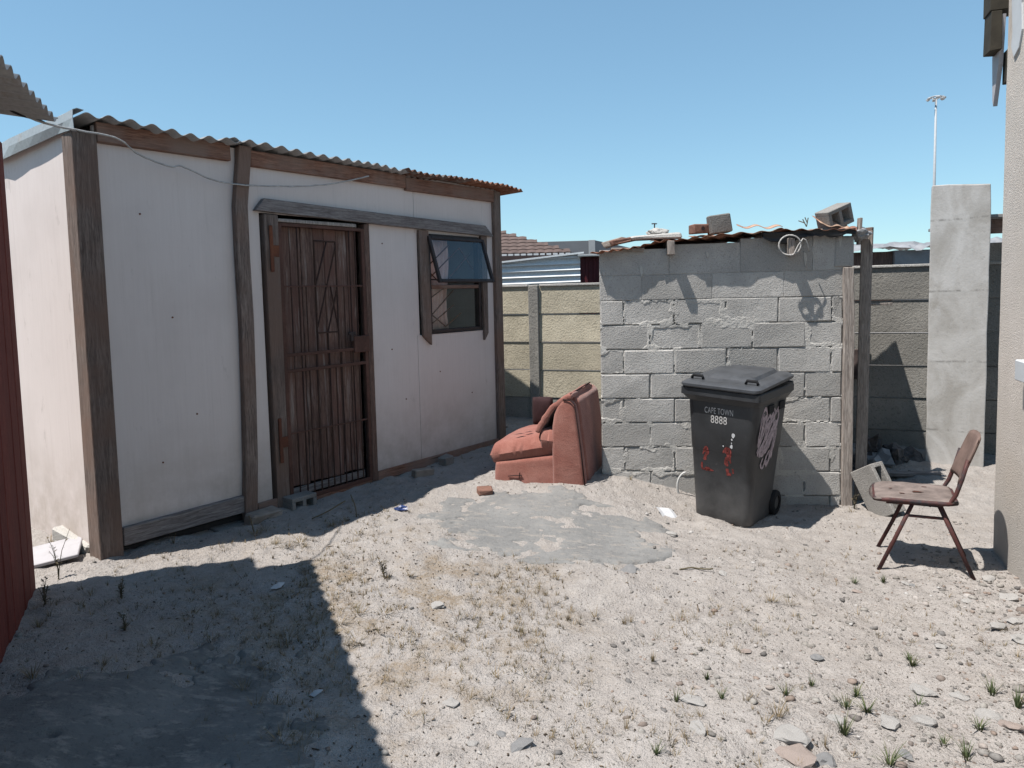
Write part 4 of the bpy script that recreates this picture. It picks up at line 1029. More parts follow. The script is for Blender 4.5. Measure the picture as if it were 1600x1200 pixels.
for (x, y, z, s_) in [(.20, .06, .413, .05), (.27, .10, .425, .04)]:
    mb = MB(); mb.add([(x - s_, y, z - .005), (x - s_ * .3, y - .014, z), (x + s_, y - .004, z + .010), (x + s_ * .2, y + .016, z + .006)], [(0, 1, 2, 3)]); mb.build('tear', 'piping', so)
for (xa, za, xb, zb) in [(.12, .075, .24, .085), (.215, .06, .222, .11)]:
    mb = MB(); mb.tube([(xa, -.014, za), ((xa + xb) / 2, -.017, (za + zb) / 2 + .004), (xb, -.014, zb)], .004, 5); mb.build('seam_tear', 'piping', so)
cu = cushion('dark_pillow', -.09, .09, -.06, .06, lambda x: 0.0, .10, 'dark_fab', .02, n=14, seed=12, par=None)
cu.rotation_euler = (R(90), 0, R(-9)); cu.scale = (1.05, 2.1, 1.0); cu.location = (.265, 6.55, .60)
tag(cu, 'dark brown cushion propped behind the terracotta armchair', 'cushion')

# ================================================================== old school chair
ch = empty('school_chair', (2.545, 4.62, -.125), R(-25)); tag(ch, 'old school chair with torn brown seat and rusty red tube legs', 'chair')
def tubec(name, pts, r=.0125, mat='tube'):
    mb = MB(); mb.tube(pts, r, 10); return mb.build(name, mat, ch, smooth=True)
sz = .455
for sy in (-1, 1):
    y = sy * .185
    tubec('leg', [(-.200, sy * .205, -.02), (-.105, y, .20), (-.015, y, sz - .03)])
    tubec('leg', [(.325, sy * .205, -.02), (.225, y, .21), (.130, y, sz - .03)])
    tubec('side_rail', [(-.16, y, sz - .028), (-.02, y, sz - .024), (.130, y, sz - .026)], .0125)
    tubec('stretcher', [(-.048, y, sz - .105), (.168, y, sz - .105)], .009)
    tubec('back_upright', [(.115, y * 1.05, sz - .025), (.185, y * 1.05, sz - .005), (.215, y * 1.05, sz + .05), (.245, y * 1.0, .60), (.275, y * .98, .72)])
tubec('cross_rail', [(-.1, -.19, sz - .03), (-.1, .19, sz - .03)], .010)
tubec('cross_rail', [(.08, -.19, sz - .03), (.08, .19, sz - .03)], .010)
mb = MB(); n = 18; top = []; bot = []
for a in range(n + 1):
    ra, rb = [], []
    for b in range(n + 1):
        u = a / n * 2 - 1; v = b / n * 2 - 1; k = 1 - .06 * abs(u * v) ** 3
        x = .0 + .235 * u * k - (.02 * (1 - v * v) if u < -.9 else 0); y = .225 * v * k * (1 - .04 * (u > 0.5))
        e = max(0, (1 - abs(u) ** 9) * (1 - abs(v) ** 9)) ** .5
        z = sz - .012 * (1 - v * v) - .03 * max(0, -u - .6) + .0 + .003 * nz(x, y, 1, 14)
        ra.append((x, y, z + .016 * e)); rb.append((x, y, z - .014 * e))
    top.append(ra); bot.append(rb)
mb.grid(top); mb.grid(bot); o = mb.build('seat', 'seat', ch, smooth=True)
bm = bmesh.new(); bm.from_mesh(o.data); bmesh.ops.remove_doubles(bm, verts=bm.verts, dist=.0005); bmesh.ops.recalc_face_normals(bm, faces=bm.faces); bm.to_mesh(o.data); bm.free()
rim_pts = [(.225 * math.copysign(min(1, abs(math.cos(a)) * 1.25), math.cos(a)), .215 * math.copysign(min(1, abs(math.sin(a)) * 1.25), math.sin(a)), sz - .006) for a in [2 * math.pi * k / 48 for k in range(49)]]
mb = MB(); mb.tube([(p[0], p[1], p[2] - .03 * max(0, -p[0] / .235 - .6) - .008 * (1 - (p[1]/.225)**2)) for p in rim_pts], .013, 8); mb.build('seat_edging', 'tube', ch, smooth=True)
for (x, y, s_) in [(.02, -.02, .03), (-.07, -.09, .016), (-.13, .02, .012), (.07, .12, .014)]:
    n = 8; mb = MB(); mb.add([(x + s_ * (.6 + .8 * rnd.random()) * math.cos(2*math.pi*k/n), y + s_ * .8 * (.5 + .8 * rnd.random()) * math.sin(2*math.pi*k/n), sz + .0095) for k in range(n)], [tuple(range(n))]); mb.build('tear', 'foam', ch)
# curved backrest
mb = MB(); F_, B_ = [], []
for a in range(13):
    t = a / 12; rf, rb = [], []
    for b in range(19):
        v = b / 18 * 2 - 1; x = .225 + .105 * t + .03 * (1 - v * v); y = .195 * v * (1 - .10 * max(0, t - .7) / .3 * abs(v)); z = .565 + .295 * t - .02 * abs(v) ** 4 * t
        e = max(0, (1 - abs(v) ** 9) * (1 - abs(2*t-1) ** 9)) ** .5
        rf.append((x - .013 * e - .006, y, z)); rb.append((x + .013 * e - .006, y, z))
    F_.append(rf); B_.append(rb)
mb.grid(F_); mb.grid(B_); o = mb.build('backrest', 'chairback', ch, smooth=True)
bm = bmesh.new(); bm.from_mesh(o.data); bmesh.ops.remove_doubles(bm, verts=bm.verts, dist=.0005); bmesh.ops.recalc_face_normals(bm, faces=bm.faces); bm.to_mesh(o.data); bm.free()

# ================================================================== beyond the fence
# striped zinc wall
zw = tag(empty('zinc_shack', (-.40, 10.3, 0), R(-4)), 'zinc shack with white and dark horizontal ribs rising behind the fence', 'shack')
rows = []; yy = 0
prof = []
z = 1.45
while z < 2.42:
    prof += [(z, -.045), (z + .040, -.004), (z + .076, .0), (z + .079, -.045)]; z += .083
rows = []
for (z, y) in prof: rows.append([(0, y, z), (1.37, y, z + .02)])
mb = MB(); mb.grid(rows); mb.build('ribbed_wall', 'zinc_bright', zw, fix=False)
T = None
mb = MB(); mb.add([(-.02, -.075, 2.075), (1.42, -.075, 2.205), (1.42, 1.2, 2.19), (-.02, 1.2, 2.06), (-.02, -.075, 2.052), (1.42, -.075, 2.182), (1.42, 1.2, 2.17), (-.02, 1.2, 2.04)], [(0,1,2,3), (4,5,6,7), (0,1,5,4), (1,2,6,5), (2,3,7,6), (3,0,4,7)])
mb.build('roof_sheet', 'zinc_bright', zw)
# cut off the wall above the sloping roof: the wall rows above it are removed
ob = [c for c in zw.children if c.name.startswith('ribbed_wall')][0]
bm = bmesh.new(); bm.from_mesh(ob.data)
bmesh.ops.bisect_plane(bm, geom=bm.verts[:] + bm.edges[:] + bm.faces[:], plane_co=(0, 0, 2.055), plane_no=(-.09, 0, 1), clear_outer=True); bm.to_mesh(ob.data); bm.free()
mr = tag(empty('maroon_shed', (.985, 10.2, 0), R(-4)), 'small maroon ribbed metal shed wall between the zinc shack and block shed', 'shed')
rows = []; x = 0
pr = []
while x < .75: pr += [(x, 0), (x + .05, 0), (x + .06, -.02), (x + .085, -.02), (x + .095, 0)]; x += .105
mb = MB(); mb.grid([[(x, y, 1.3) for x, y in pr], [(x, y, 2.13) for x, y in pr]]); mb.build('ribbed_wall', 'maroon', mr, fix=False)
mb = MB(); mb.box(-.03, .85, .01, .9, 1.2, 2.12, .002); mb.build('inner_wall', 'maroon', mr)
mb = MB(); mb.box(-.05, .95, -.12, .9, 2.14, 2.165, .003); mb.build('roof_sheet', 'galv', mr)

# tiled house
th = tag(empty('tiled_house', (-4.5, 25, 0), 0), 'house with brown tiled hip roof and cream wall far behind the fence', 'house')
mb = MB(); mb.box(-3.0, 6.0, .6, 6.5, 0, 2.98, .01); mb.build('wall', 'cream', th)
nrow = 13
for k in range(nrow):
    y0 = .0 + k * .30; z0 = 3.02 + k * .135; xr = 6.55 - k * .36; mb = MB(); n = int((xr + 3) / .05); ra, rb, rc = [], [], []
    for i in range(n + 1):
        x = -3 + (xr + 3) * i / n; w = .022 * abs(math.sin(x * math.pi / .30))
        ra.append((x, y0 + .02, z0 - .045 + w)); rb.append((x, y0, z0 + w)); rc.append((x, y0 + .33, z0 + .12 + w))
    mb.grid([ra, rb, rc]); mb.build('tile_row', 'tile', th, fix=False)
mb = MB(); mb.add([(6.6, 0, 3.02), (6.6 - nrow * .36, nrow * .30, 3.0 + nrow * .135), (6.6, 7.5, 3.02), (6.6 - nrow * .36, nrow*.30 + .5, 3.0 + nrow * .135)], [(0, 1, 3, 2)]); mb.build('hip_slope', 'tile', th)
mb = MB(); mb.box(-3.0, 6.6, -.02, .03, 2.78, 2.93, .004); mb.box(6.57, 6.6, .03, 7.0, 2.78, 2.93, .004); mb.build('fascia', 'eave', th)
x = -2.0
while x < 6.5:
    mb = MB(); mb.box(x, x + .16, -.01, .02, 2.935, 2.995, .003); mb.build('eave_filler', 'white', th); x += .215
mb = MB(); mb.box(-3.0, 6.5, .04, .6, 2.74, 2.78, .004); mb.build('soffit', 'cream', th)
# grey flat-roofed building
gb = tag(empty('grey_building', (0.2, 34, 0), R(-4)), 'plain grey flat-roofed building with pale corner far behind the tiled house', 'building')
mb = MB(); mb.box(-3.0, 3.40, 0, 6, 0, 4.0, .01); mb.build('wall', 'greywall', gb)
mb = MB(); mb.box(3.403, 3.70, -.03, .3, 0, 4.02, .01); mb.build('corner_pier', 'palegrey', gb)
mb = MB(); mb.add([(3.70, 0, 0), (5.9, 3.5, 0), (5.9, 3.5, 3.75), (3.70, 0, 4.0)], [(0, 1, 2, 3)]); mb.build('side_wall', 'greywall', gb)
# plastic-covered shack behind the right fence
pc = tag(empty('covered_shack', (4.5, 9.6, 0), R(-8)), 'shack roof covered with crumpled silver plastic sheeting behind the right fence', 'shack')
rows = []
for a in range(22):
    row = []
    for b in range(40):
        x = -.3 + 2.4 * b / 39; t = a / 21; y = -.25 + 2.0 * t
        f = 1 if t > .15 else 0
        z = 2.20 - .10 * max(0, .16 - t) / .16 * (1 + .5 * nz(x, 2, 0, 4)) + .05 * nz(x, y, 3, 3.2) + .02 * nz(x, y, 8, 9) + .02 * x * .3
        row.append((x, y, z))
    rows.append(row)
mb = MB(); mb.grid(rows); mb.build('plastic_cover', 'silver', pc, smooth=False, fix=False)
mb = MB(); mb.box(-.2, .40, -.10, .6, 1.2, 2.08, .004); mb.build('wall_board', 'wbz', pc)
mb = MB(); mb.box(.405, 1.9, -.16, .6, 1.2, 2.09, .004); mb.build('wall_sheet', 'silver', pc)
mb = MB(); mb.box(1.0, 1.03, -.19, -.162, 1.2, 2.1, .003); mb.build('post', 'wgz', pc)
# high mast light
ms = tag(empty('high_mast_light', (62.8, 110, 0)), 'tall slender floodlight mast rising behind the cement pillar', 'light mast')
mb = MB(); mb.tube([(0, 0, 0), (0, 0, 28.6)], [.26, .14], 10); mb.build('pole', 'pole', ms, smooth=True)
mb = MB(); mb.tube([(.75 * math.cos(2*math.pi*k/16), .75 * math.sin(2*math.pi*k/16), 28.9) for k in range(17)], .09, 6)
for k in range(4): mb.tube([(0, 0, 28.5), (.75 * math.cos(math.pi/2*k + .4), .75 * math.sin(math.pi/2*k + .4), 28.9)], .06, 5)
mb.build('head_ring', 'pole', ms)
for k in range(6):
    a = 2 * math.pi * k / 6 + .2; T = Matrix.Translation((1.0 * math.cos(a), 1.0 * math.sin(a), 28.75)) @ Matrix.Rotation(a, 4, 'Z') @ Matrix.Rotation(R(32), 4, 'Y')
    mb = MB(); mb.box(-.12, .30, -.26, .26, -.12, .14, .03, T); mb.build('floodlight', 'palegrey', ms)
# tv aerial far off
ta = tag(empty('tv_aerial', (5.28, 27, 0)), 'tiny television aerial silhouetted above the left part of shed roof', 'aerial')
mb = MB(); mb.tube([(0, 0, 0), (0, 0, 4.10)], .022, 6); mb.build('mast', 'eave', ta)
mb = MB(); mb.tube([(-.10, 0, 4.08), (.10, .06, 4.08)], .02, 5); mb.tube([(-.07, -.1, 4.07), (-.07, .1, 4.07)], .014, 5); mb.tube([(.06, -.1, 4.07), (.06, .1, 4.07)], .014, 5); mb.build('crossbar', 'eave', ta)

# ================================================================== loose things on the ground
def loose(name, mb_or_o, mat, loc, rot, label, cat, group=None):
    o = mb_or_o.build(name, mat); o.location = loc; o.rotation_euler = rot; return tag(o, label, cat, group)
# hollow block leaning by the shed corner
def pocket_block(L, D, Hh):
    """cement block whose end face (+x) carries two open pockets"""
    mb = MB(); wl = .035
    mb.box(-L/2, L/2, -D/2, -D/2 + wl, 0, Hh, .006); mb.box(-L/2, L/2, D/2 - wl, D/2, 0, Hh, .006)
    mb.box(-L/2 + .001, L/2 - .001, -D/2 + wl - .002, D/2 - wl + .002, 0, wl, .004); mb.box(-L/2 + .001, L/2 - .001, -D/2 + wl - .002, D/2 - wl + .002, Hh - wl, Hh, .004)
    mb.box(-L/2 + .001, L/2 - .001, -D/2 + wl - .002, D/2 - wl + .002, Hh/2 - wl/2, Hh/2 + wl/2, .004)
    mb.box(-L/2, -L/2 + .03, -D/2 + .02, D/2 - .02, .02, Hh - .02, .004); return mb
loose('cement_block', pocket_block(.22, .14, .40), 'cblock', (2.88, 5.55, -.12), (R(4), R(-30), R(-66)), 'hollow cement block leaning on the ground at the shed right corner', 'block')
b = MB(); b.box(-.06, .06, -.05, .05, 0, .055, .008, j=.006); loose('brick_half', b, 'brick', (-.235, 5.62, g1(-.235, 5.62) - .005), (0, 0, R(12)), 'half clay brick in front of the terracotta armchair', 'brick')
b = MB(); b.box(-.09, .09, -.05, .05, 0, .065, .008, j=.006); loose('cement_brick', b, 'stock', (-.80, 6.28, g1(-.80, 6.28) - .015), (0, R(4), R(35)), 'pale cement brick lying on sand below the shack wall right of door', 'brick')
b = MB(); b.box(-.06, .06, -.05, .05, 0, .09, .008, j=.008); loose('cement_brick', b, 'cblock', (-.62, 6.62, g1(-.62, 6.62) - .015), (0, R(-6), R(50)), 'upright grey cement brick near the right end of the shack base', 'brick')
o = cblock_obj('cement_block', (*shw(1.27, .09, 0).xy, g1(*shw(1.27, .09, 0).xy) - .05), (0, 0, SA), (.22, .12, .13), 'small cement block with a hole under the door step corner', 2)
b = MB(); b.box(-.13, .13, -.06, .06, 0, .09, .012, j=.015); p = shw(.93, .12, 0); loose('cement_block', b, 'stock', (p.x, p.y, g1(p.x, p.y) - .03), (0, R(3), SA + .1), 'broken cement block at the foot of the middle shack post', 'block')
# white pvc hoop against the wall
pts = []
for i in range(17):
    a = R(95 + 175 * i / 16); pts.append((1.40 + .075 * math.cos(a), 5.90 + .015 * i / 16, .055 + .115 * math.sin(a)))
o = wire('pvc_hose', pts, .009, 'pvc', 2); tag(o, 'white hose loop curling out of the sand left of the bin', 'hose')
# crushed white bottle piece
mb = MB(); mb.grid([[(-.055 + .028 * i, .012 * math.sin(i * 1.7) + .02 * k, (.0, .055, .10, .13)[k] * (1 - .10 * i) - .02) for i in range(5)] for k in range(4)])
solid(loose('plastic_shard', mb, 'paper', (1.17, 5.42, g1(1.17, 5.42)), (R(-20), R(-12), R(20)), 'broken white plastic shard stuck in sand left of the bin', 'plastic'), .003)
bm = ico(.5, 2, (.055, .03, .022), 3); me = bpy.data.meshes.new('foil_packet'); bm.to_mesh(me); bm.free(); me.materials.append(M['blue']); o = bpy.data.objects.new('foil_packet', me); col.objects.link(o); o.location = (-.84, 5.28, g1(-.84, 5.28) + .012); o.rotation_euler = (0, 0, .2)
tag(o, 'crumpled blue foil packet on the shaded sand by the shack', 'packet')
def scrap(name, x, y, s, mat, label, rot):
    mb = MB(); n = 7; mb.add([(s * (.6 + .7*rnd.random()) * math.cos(2*math.pi*k/n), s * .6 * (.6 + .7*rnd.random()) * math.sin(2*math.pi*k/n), rnd.uniform(0, s * .5)) for k in range(n)] + [(0, 0, s * .55)], [(k, (k+1) % n, n) for k in range(n)])
    o = solid(loose(name, mb, mat, (x, y, g1(x, y) + .004), (R(8), R(-6), rot), label, 'paper'), .002)
scrap('paper_scrap', -.86, 2.98, .034, 'paper', 'folded white paper scrap in the big shadow, lower right', .3)
scrap('paper_scrap', -1.32, 3.96, .05, 'paper', 'crumpled white paper in the shadow near its upper right corner', .9)
scrap('paper_scrap', -.95, 2.43, .02, 'paper', 'small white scrap at the bottom edge in the shadow', 1.7)
def stick(px, pts, r_, label):
    o = wire('dry_stick', pts, r_, 'weed', 4, .002); tag(o, label, 'stick')
q = Vector((-1.42, 5.02, g1(-1.42, 5.02))); stick(0, [q + Vector((0, 0, .01)), q + Vector((.10, .03, .05)), q + Vector((.22, .08, .11))], .005, 'pale dry stick poking out of the sand below the door')
q = Vector((-1.13, 5.12, g1(-1.13, 5.12))); stick(0, [q, q + Vector((-.01, .01, .08)), q + Vector((-.04, .02, .16))], .004, 'thin upright dry stalk at the shack shadow edge')
q = Vector((-1.75, 4.80, g1(-1.75, 4.80))); stick(0, [q, q + Vector((-.005, .0, .05)), q + Vector((-.03, .01, .11))], .004, 'short upright dry stalk below the middle shack post')
q = Vector((.98, 4.32, g1(.98, 4.32) + .006)); stick(0, [q, q + Vector((.07, .012, .004)), q + Vector((.15, -.004, .0)), q + Vector((.20, -.01, .004))], .005, 'dark twig lying on sand right below the cement patch')
q = Vector((.20, 4.55, g1(.20, 4.55) + .006)); stick(0, [q, q + Vector((-.12, .07, .002)), q + Vector((-.30, .09, .0)), q + Vector((-.38, .07, .004))], .003, 'thin curved twig on sand at the cement patch edge') if False else None
# pale sheet and broken slabs beside the shack's side wall
b = MB(); b.box(-.30, .26, -.20, .14, 0, .022, .004, j=.004); loose('pale_board', b, 'white_board', (-2.92, 4.34, g1(-2.92, 4.34) + .012), (R(3), R(-7), R(25)), 'pale flat board lying on sand beside the red house corner', 'board')
b = MB(); b.box(-.20, .22, -.10, .10, 0, .075, .012, j=.02); loose('cement_slab', b, 'mortar', (-2.78, 4.63, g1(-2.78, 4.63) - .01), (R(-4), R(5), R(-30)), 'broken cement slab at the foot of the shack corner post', 'slab')
# rubbish heap by the right fence
rb = empty('rubbish_heap', (3.45, 6.95, 0)); tag(rb, 'heap of dusty rags and rubble in the shade against the fence', 'rubbish')
for i in range(16):
    x, y = rnd.uniform(-.42, .40), rnd.uniform(-.22, .22); s = rnd.uniform(.05, .13) * (1 - abs(x) * .6)
    bm = ico(.55, 2, (s * rnd.uniform(.8, 1.6), s, s * rnd.uniform(.5, 1.1)), i); me = bpy.data.meshes.new('lump'); bm.to_mesh(me); bm.free(); me.materials.append(M[rnd.choice(['rubbish', 'rubbish', 'stone_grey', 'silver'])])
    o = bpy.data.objects.new('lump', me); col.objects.link(o); o.parent = rb
    o.location = (x, y, g1(3.45 + x, 6.95 + y) + max(0, .10 - .25 * abs(x)) * rnd.random()); o.rotation_euler = (rnd.random(), rnd.random(), rnd.random() * 6)
for i, (x, y, L, a, lab) in enumerate([(3.45, 6.45, .62, -.12, 'grey plank lying flat before the rubbish heap'), (3.30, 6.25, .45, .25, 'short plank lying in the shade behind the hollow block')]):
    b = MB(); b.box(-L/2, L/2, -.045, .045, 0, .03, .004, j=.004); loose('ground_plank', b, 'wgx', (x, y, g1(x, y) + .004), (0, 0, a), lab, 'plank')

# ------------------------------------------------------------------ stones (single ones that stand out)
stone_mesh = []
for i in range(6):
    bm = ico(.35, 2, (1, .75, .42), 100 + i); me = bpy.data.meshes.new('stone'); bm.to_mesh(me); bm.free(); stone_mesh.append(me)
def cam_ground(px, py, z=None):
    v = fw + rt * ((px - 800) / 1150) - up * ((py - 550) / 1150); z = -.05 if z is None else z; p = None
    for _ in range(6):
        t = (z - 1.65) / v.z; p = Vector((0, 0, 1.65)) + v * t; z = g1(p.x, p.y)
    return p
STONES = [(1085,1098,.05,'stone','flat pale stone with dark edge, lower middle right'), (1090,1140,.042,'stone','oval pale stone just below the flat pale one, lower middle right'), (1236,1152,.075,'stone','large grey-white stone slab near the bottom right'),
 (1245,1185,.07,'stone_pink','pinkish flat stone under the large slab at the bottom'), (1290,1190,.04,'stone_grey','grey rounded stone at the bottom edge right of the pink slab'), (1275,1028,.034,'stone_grey','dark tipped grey stone on open sand right of centre'),
 (1440,1080,.05,'stone','pale triangular flat stone lower right'), (1390,1130,.05,'stone','long pale stone between weeds lower right'), (1445,1130,.055,'stone','broad pale stone right of the long one lower right'), (1500,1090,.035,'stone','whitish stone beside a green weed lower right'),
 (1470,1010,.03,'stone','small pale stone with shadow right of open sand'), (1165,1018,.03,'stone_pink','pinkish stone lying near the dry grass right of centre'), (1415,1180,.032,'stone_grey','bluish grey pebble at the bottom edge right'), (1588,972,.05,'stone','pale stone beside the stucco house base'),
 (1560,980,.045,'stone','flat pale stone a little left of the stucco house base'), (1575,935,.05,'stone','pale rubble stone heaped against the stucco house corner'), (1595,1000,.05,'stone','pale stone at the right edge below the stucco house'), (1545,1120,.05,'stone','broad pale stone near the right edge lower down'),
 (1580,1135,.045,'stone_pink','ochre stone near the right edge lower down'), (1305,1125,.035,'stone','small pale stone between green weeds lower right'), (683,947,.04,'stone','pale stone in the middle of the open sand'), (705,1100,.034,'stone','pale stone in the lower middle left of the dark pebble'),
 (785,1148,.022,'stone_grey','dark round pebble in the lower middle'), (738,1162,.024,'stone','whitish chip at the lower middle'), (816,1165,.045,'stone_grey','flat grey stone at the bottom middle'), (985,893,.07,'stone_grey','dark grey cement fragment below the cement patch'),
 (1050,835,.045,'stone','pale flat fragment at the right end of the cement patch'), (1130,897,.03,'stone','small whitish fragment right of the cement patch'), (1160,822,.03,'stone','pale fragment on sand before the bin'), (1340,925,.03,'stone_pink','pinkish chip below the school chair'),
 (1415,912,.03,'stone','pale stone under the chair front leg'), (1425,915,.022,'stone_grey','dark pebble beside the chair front leg'), (1545,905,.045,'stone','pale stone at the chair back leg'), (1510,940,.03,'stone','pale stone between chair and stucco house'), (350,800,.06,'stone','pale stone in the shade under the shack skirting')]
for i, (px_, py_, s, mt, lab) in enumerate(STONES):
    p = cam_ground(px_, py_); me = stone_mesh[i % 6].copy(); me.materials.clear(); me.materials.append(M[mt])
    o = bpy.data.objects.new('stone', me); col.objects.link(o); o.location = (p.x, p.y, p.z + s * .08); o.scale = (s, s, s * rnd.uniform(.6, .9)); o.rotation_euler = (rnd.uniform(-.2, .2), rnd.uniform(-.2, .2), rnd.uniform(0, 6))
    tag(o, lab, 'stone', 'larger stones on the sand')

# ------------------------------------------------------------------ pebbles, litter and grass
def mass(name, V, F, mat, smooth=False):
    V = np.asarray(V, np.float32); F = np.asarray(F, np.int32); k = F.shape[1]
    me = bpy.data.meshes.new(name); me.vertices.add(len(V)); me.vertices.foreach_set('co', V.ravel())
    me.loops.add(F.size); me.loops.foreach_set('vertex_index', F.ravel()); me.polygons.add(len(F))
    me.polygons.foreach_set('loop_start', np.arange(0, F.size, k, dtype=np.int32)); me.update(calc_edges=True); me.validate()
    if smooth: me.polygons.foreach_set('use_smooth', [True] * len(F))
    me.materials.append(M[mat]); o = bpy.data.objects.new(name, me); col.objects.link(o); return stuff(o)
def blocked(x, y):
    u = (x - SH[0]) * .602 + (y - SH[1]) * .799; d = (x - SH[0]) * .799 - (y - SH[1]) * .602
    a = (u > -.12) & (u < 3.9) & (d < .02)
    b = (x > .72) & (y > 6.0) & (x < 2.8)
    c = ((x - HB[0]) * .945 - (y - HB[1]) * .33) > -.01
    d2 = ((x - RH[0]) * .9 + (y - RH[1]) * .43) < .02
    return a | b | c | d2
def on_pad(x, y):
    return (((x - .32) / .8) ** 2 + ((y - 5.02) / .66) ** 2) < .8
# pebbles
N = 23000
x = rng.uniform(-3.2, 3.6, N * 3); y = 2.2 + 6.3 * rng.random(N * 3) ** 1.5
right = np.clip((x + .6) / 2.6, 0, 1); dens = .12 + .88 * right * (.35 + .65 * np.clip((4.9 - y) / 2, 0, 1)) + .5 * np.exp(-(((x - 2.75) / .35) ** 2 + ((y - 3.9) / .8) ** 2))
dens *= .55 + 1.3 * (vnoise(x * 2.2, y * 2.2, 91) + .35)
ok = (rng.random(N * 3) < dens) & ~blocked(x, y) & ~on_pad(x, y); x, y = x[ok][:N], y[ok][:N]; n = len(x)
s = .0022 * (1 - rng.random(n)) ** -.42; s = np.minimum(s, .016)
big = np.exp(-(((x - 2.75) / .4) ** 2 + ((y - 3.8) / .9) ** 2)); s *= 1 + 1.6 * big * rng.random(n) + .9 * np.clip((x - .6) / 1.2, 0, 1) * np.clip((3.9 - y) / 1.2, 0, 1) * rng.random(n) ** 2
bm = ico(0, 1); bm.verts.ensure_lookup_table(); bv = np.array([v.co[:] for v in bm.verts]); bf = np.array([[v.index for v in f.verts] for f in bm.faces]); bm.free()
bm = bmesh.new(); bmesh.ops.create_icosphere(bm, subdivisions=1, radius=1); bv = np.array([v.co[:] for v in bm.verts]); bf = np.array([[v.index for v in f.verts] for f in bm.faces]); bm.free()
a = rng.uniform(0, 6.28, n); sx = s * rng.uniform(.7, 1.5, n); sy = s * rng.uniform(.7, 1.2, n); sz_ = s * rng.uniform(.35, .8, n)
P = bv[None] * (1 + rng.uniform(-.3, .3, (n, len(bv), 1))) * np.stack([sx, sy, sz_], -1)[:, None]
c, sn = np.cos(a)[:, None], np.sin(a)[:, None]
V = np.stack([P[..., 0] * c - P[..., 1] * sn, P[..., 0] * sn + P[..., 1] * c, P[..., 2]], -1) + np.stack([x, y, gz(x, y) + sz_ * .25], -1)[:, None]
mass('pebbles', V.reshape(-1, 3), (bf[None] + (np.arange(n) * len(bv))[:, None, None]).reshape(-1, 3), 'pebble')
# litter: twigs and crumbs
N = 2600
x = rng.uniform(-2.6, 3.0, N * 4); y = 2.2 + 5.2 * rng.random(N * 4) ** 1.4
dens = .25 + .75 * np.exp(-(((x + .5) / 1.3) ** 2 + ((y - 3.7) / 1.1) ** 2)); dens *= np.clip(.5 + 2.2 * vnoise(x * 1.6 + 4, y * 1.6, 92) + .8 * vnoise(x * 5, y * 5, 93), .03, 1.2)
ok = (rng.random(N * 4) < dens) & ~blocked(x, y) & ~on_pad(x, y); x, y = x[ok][:N], y[ok][:N]; n = len(x)
L = .002 + .007 * rng.random(n) ** 2; L[rng.random(n) < .03] *= 4; w = .0012 + .0026 * rng.random(n); a = rng.uniform(0, 6.28, n); tl = rng.uniform(-.2, .5, n); zc = gz(x, y) + .003
dx, dy = np.cos(a), np.sin(a)
q = []
for (i, j, k) in ((-1, -1, 0), (-1, 1, 0), (1, 1, 0), (1, -1, 0), (0, 0, 1), (0, 0, -.6)):
    q.append(np.stack([x + dx * L * i - dy * w * j, y + dy * L * i + dx * w * j, zc + k * w * 1.5 + tl * L * i], -1))
V = np.stack(q, 1); f = np.array([(0, 1, 4), (1, 2, 4), (2, 3, 4), (3, 0, 4), (1, 0, 5), (2, 1, 5), (3, 2, 5), (0, 3, 5)])
mass('dry_litter', V.reshape(-1, 3), (f[None] + (np.arange(n) * 6)[:, None, None]).reshape(-1, 3), 'litter')
# blades
def blades(cx, cy, cz, nb, h, spread, width, curl, r=rnd):
    V, F = [], []
    for _ in range(nb):
        a = r.uniform(0, 6.283); rr = spread * r.random() * .35; L = h * r.uniform(.45, 1.1); lean = spread / max(h, .01) * r.uniform(.2, 1.0); w = width * r.uniform(.6, 1.2)
        bx, by = cx + rr * math.cos(a), cy + rr * math.sin(a); d = (math.cos(a), math.sin(a)); pz = (-d[1], d[0]); b = len(V)
        for k, t in enumerate((0, .4, .75, 1.0)):
            o = L * lean * t * (1 + curl * t); zz = L * (t - .28 * curl * t * t); ww = w * (1 - t * .85)
            V.append((bx + d[0]*o - pz[0]*ww, by + d[1]*o - pz[1]*ww, cz + zz)); V.append((bx + d[0]*o + pz[0]*ww, by + d[1]*o + pz[1]*ww, cz + zz))
        for k in range(3): F.append((b + 2*k, b + 2*k+1, b + 2*k+3, b + 2*k+2))
    return V, F
GV, GF = [], []
def tuft(x, y, nb, h, spread, width=.0016, curl=.3):
    global GV, GF
    V, F = blades(x, y, g1(x, y) - .004, nb, h, spread, width, curl); b = len(GV); GV += V; GF += [tuple(i + b for i in f) for f in F]
N = 2300
x = rng.uniform(-2.6, 2.6, N * 6); y = 2.25 + 4.6 * rng.random(N * 6) ** 1.3
dens = .16 + .84 * np.exp(-(((x + .35) / 1.25) ** 2 + ((y - 3.7) / .95) ** 2)); dens *= np.clip(.38 + 2.4 * vnoise(x * 1.9 + 4, y * 1.9, 95) + 1.2 * vnoise(x * 5, y * 5, 96), .02, 1.2)
ok = (rng.random(N * 6) < dens) & ~blocked(x, y) & ~on_pad(x, y)
for xx, yy in zip(x[ok][:N], y[ok][:N]):
    k = rnd.random()
    if k < .72: tuft(xx, yy, rnd.randint(5, 11), rnd.uniform(.016, .040), rnd.uniform(.012, .034), .0014)
    else: tuft(xx, yy, rnd.randint(9, 18), rnd.uniform(.03, .055), rnd.uniform(.03, .06), .0012)
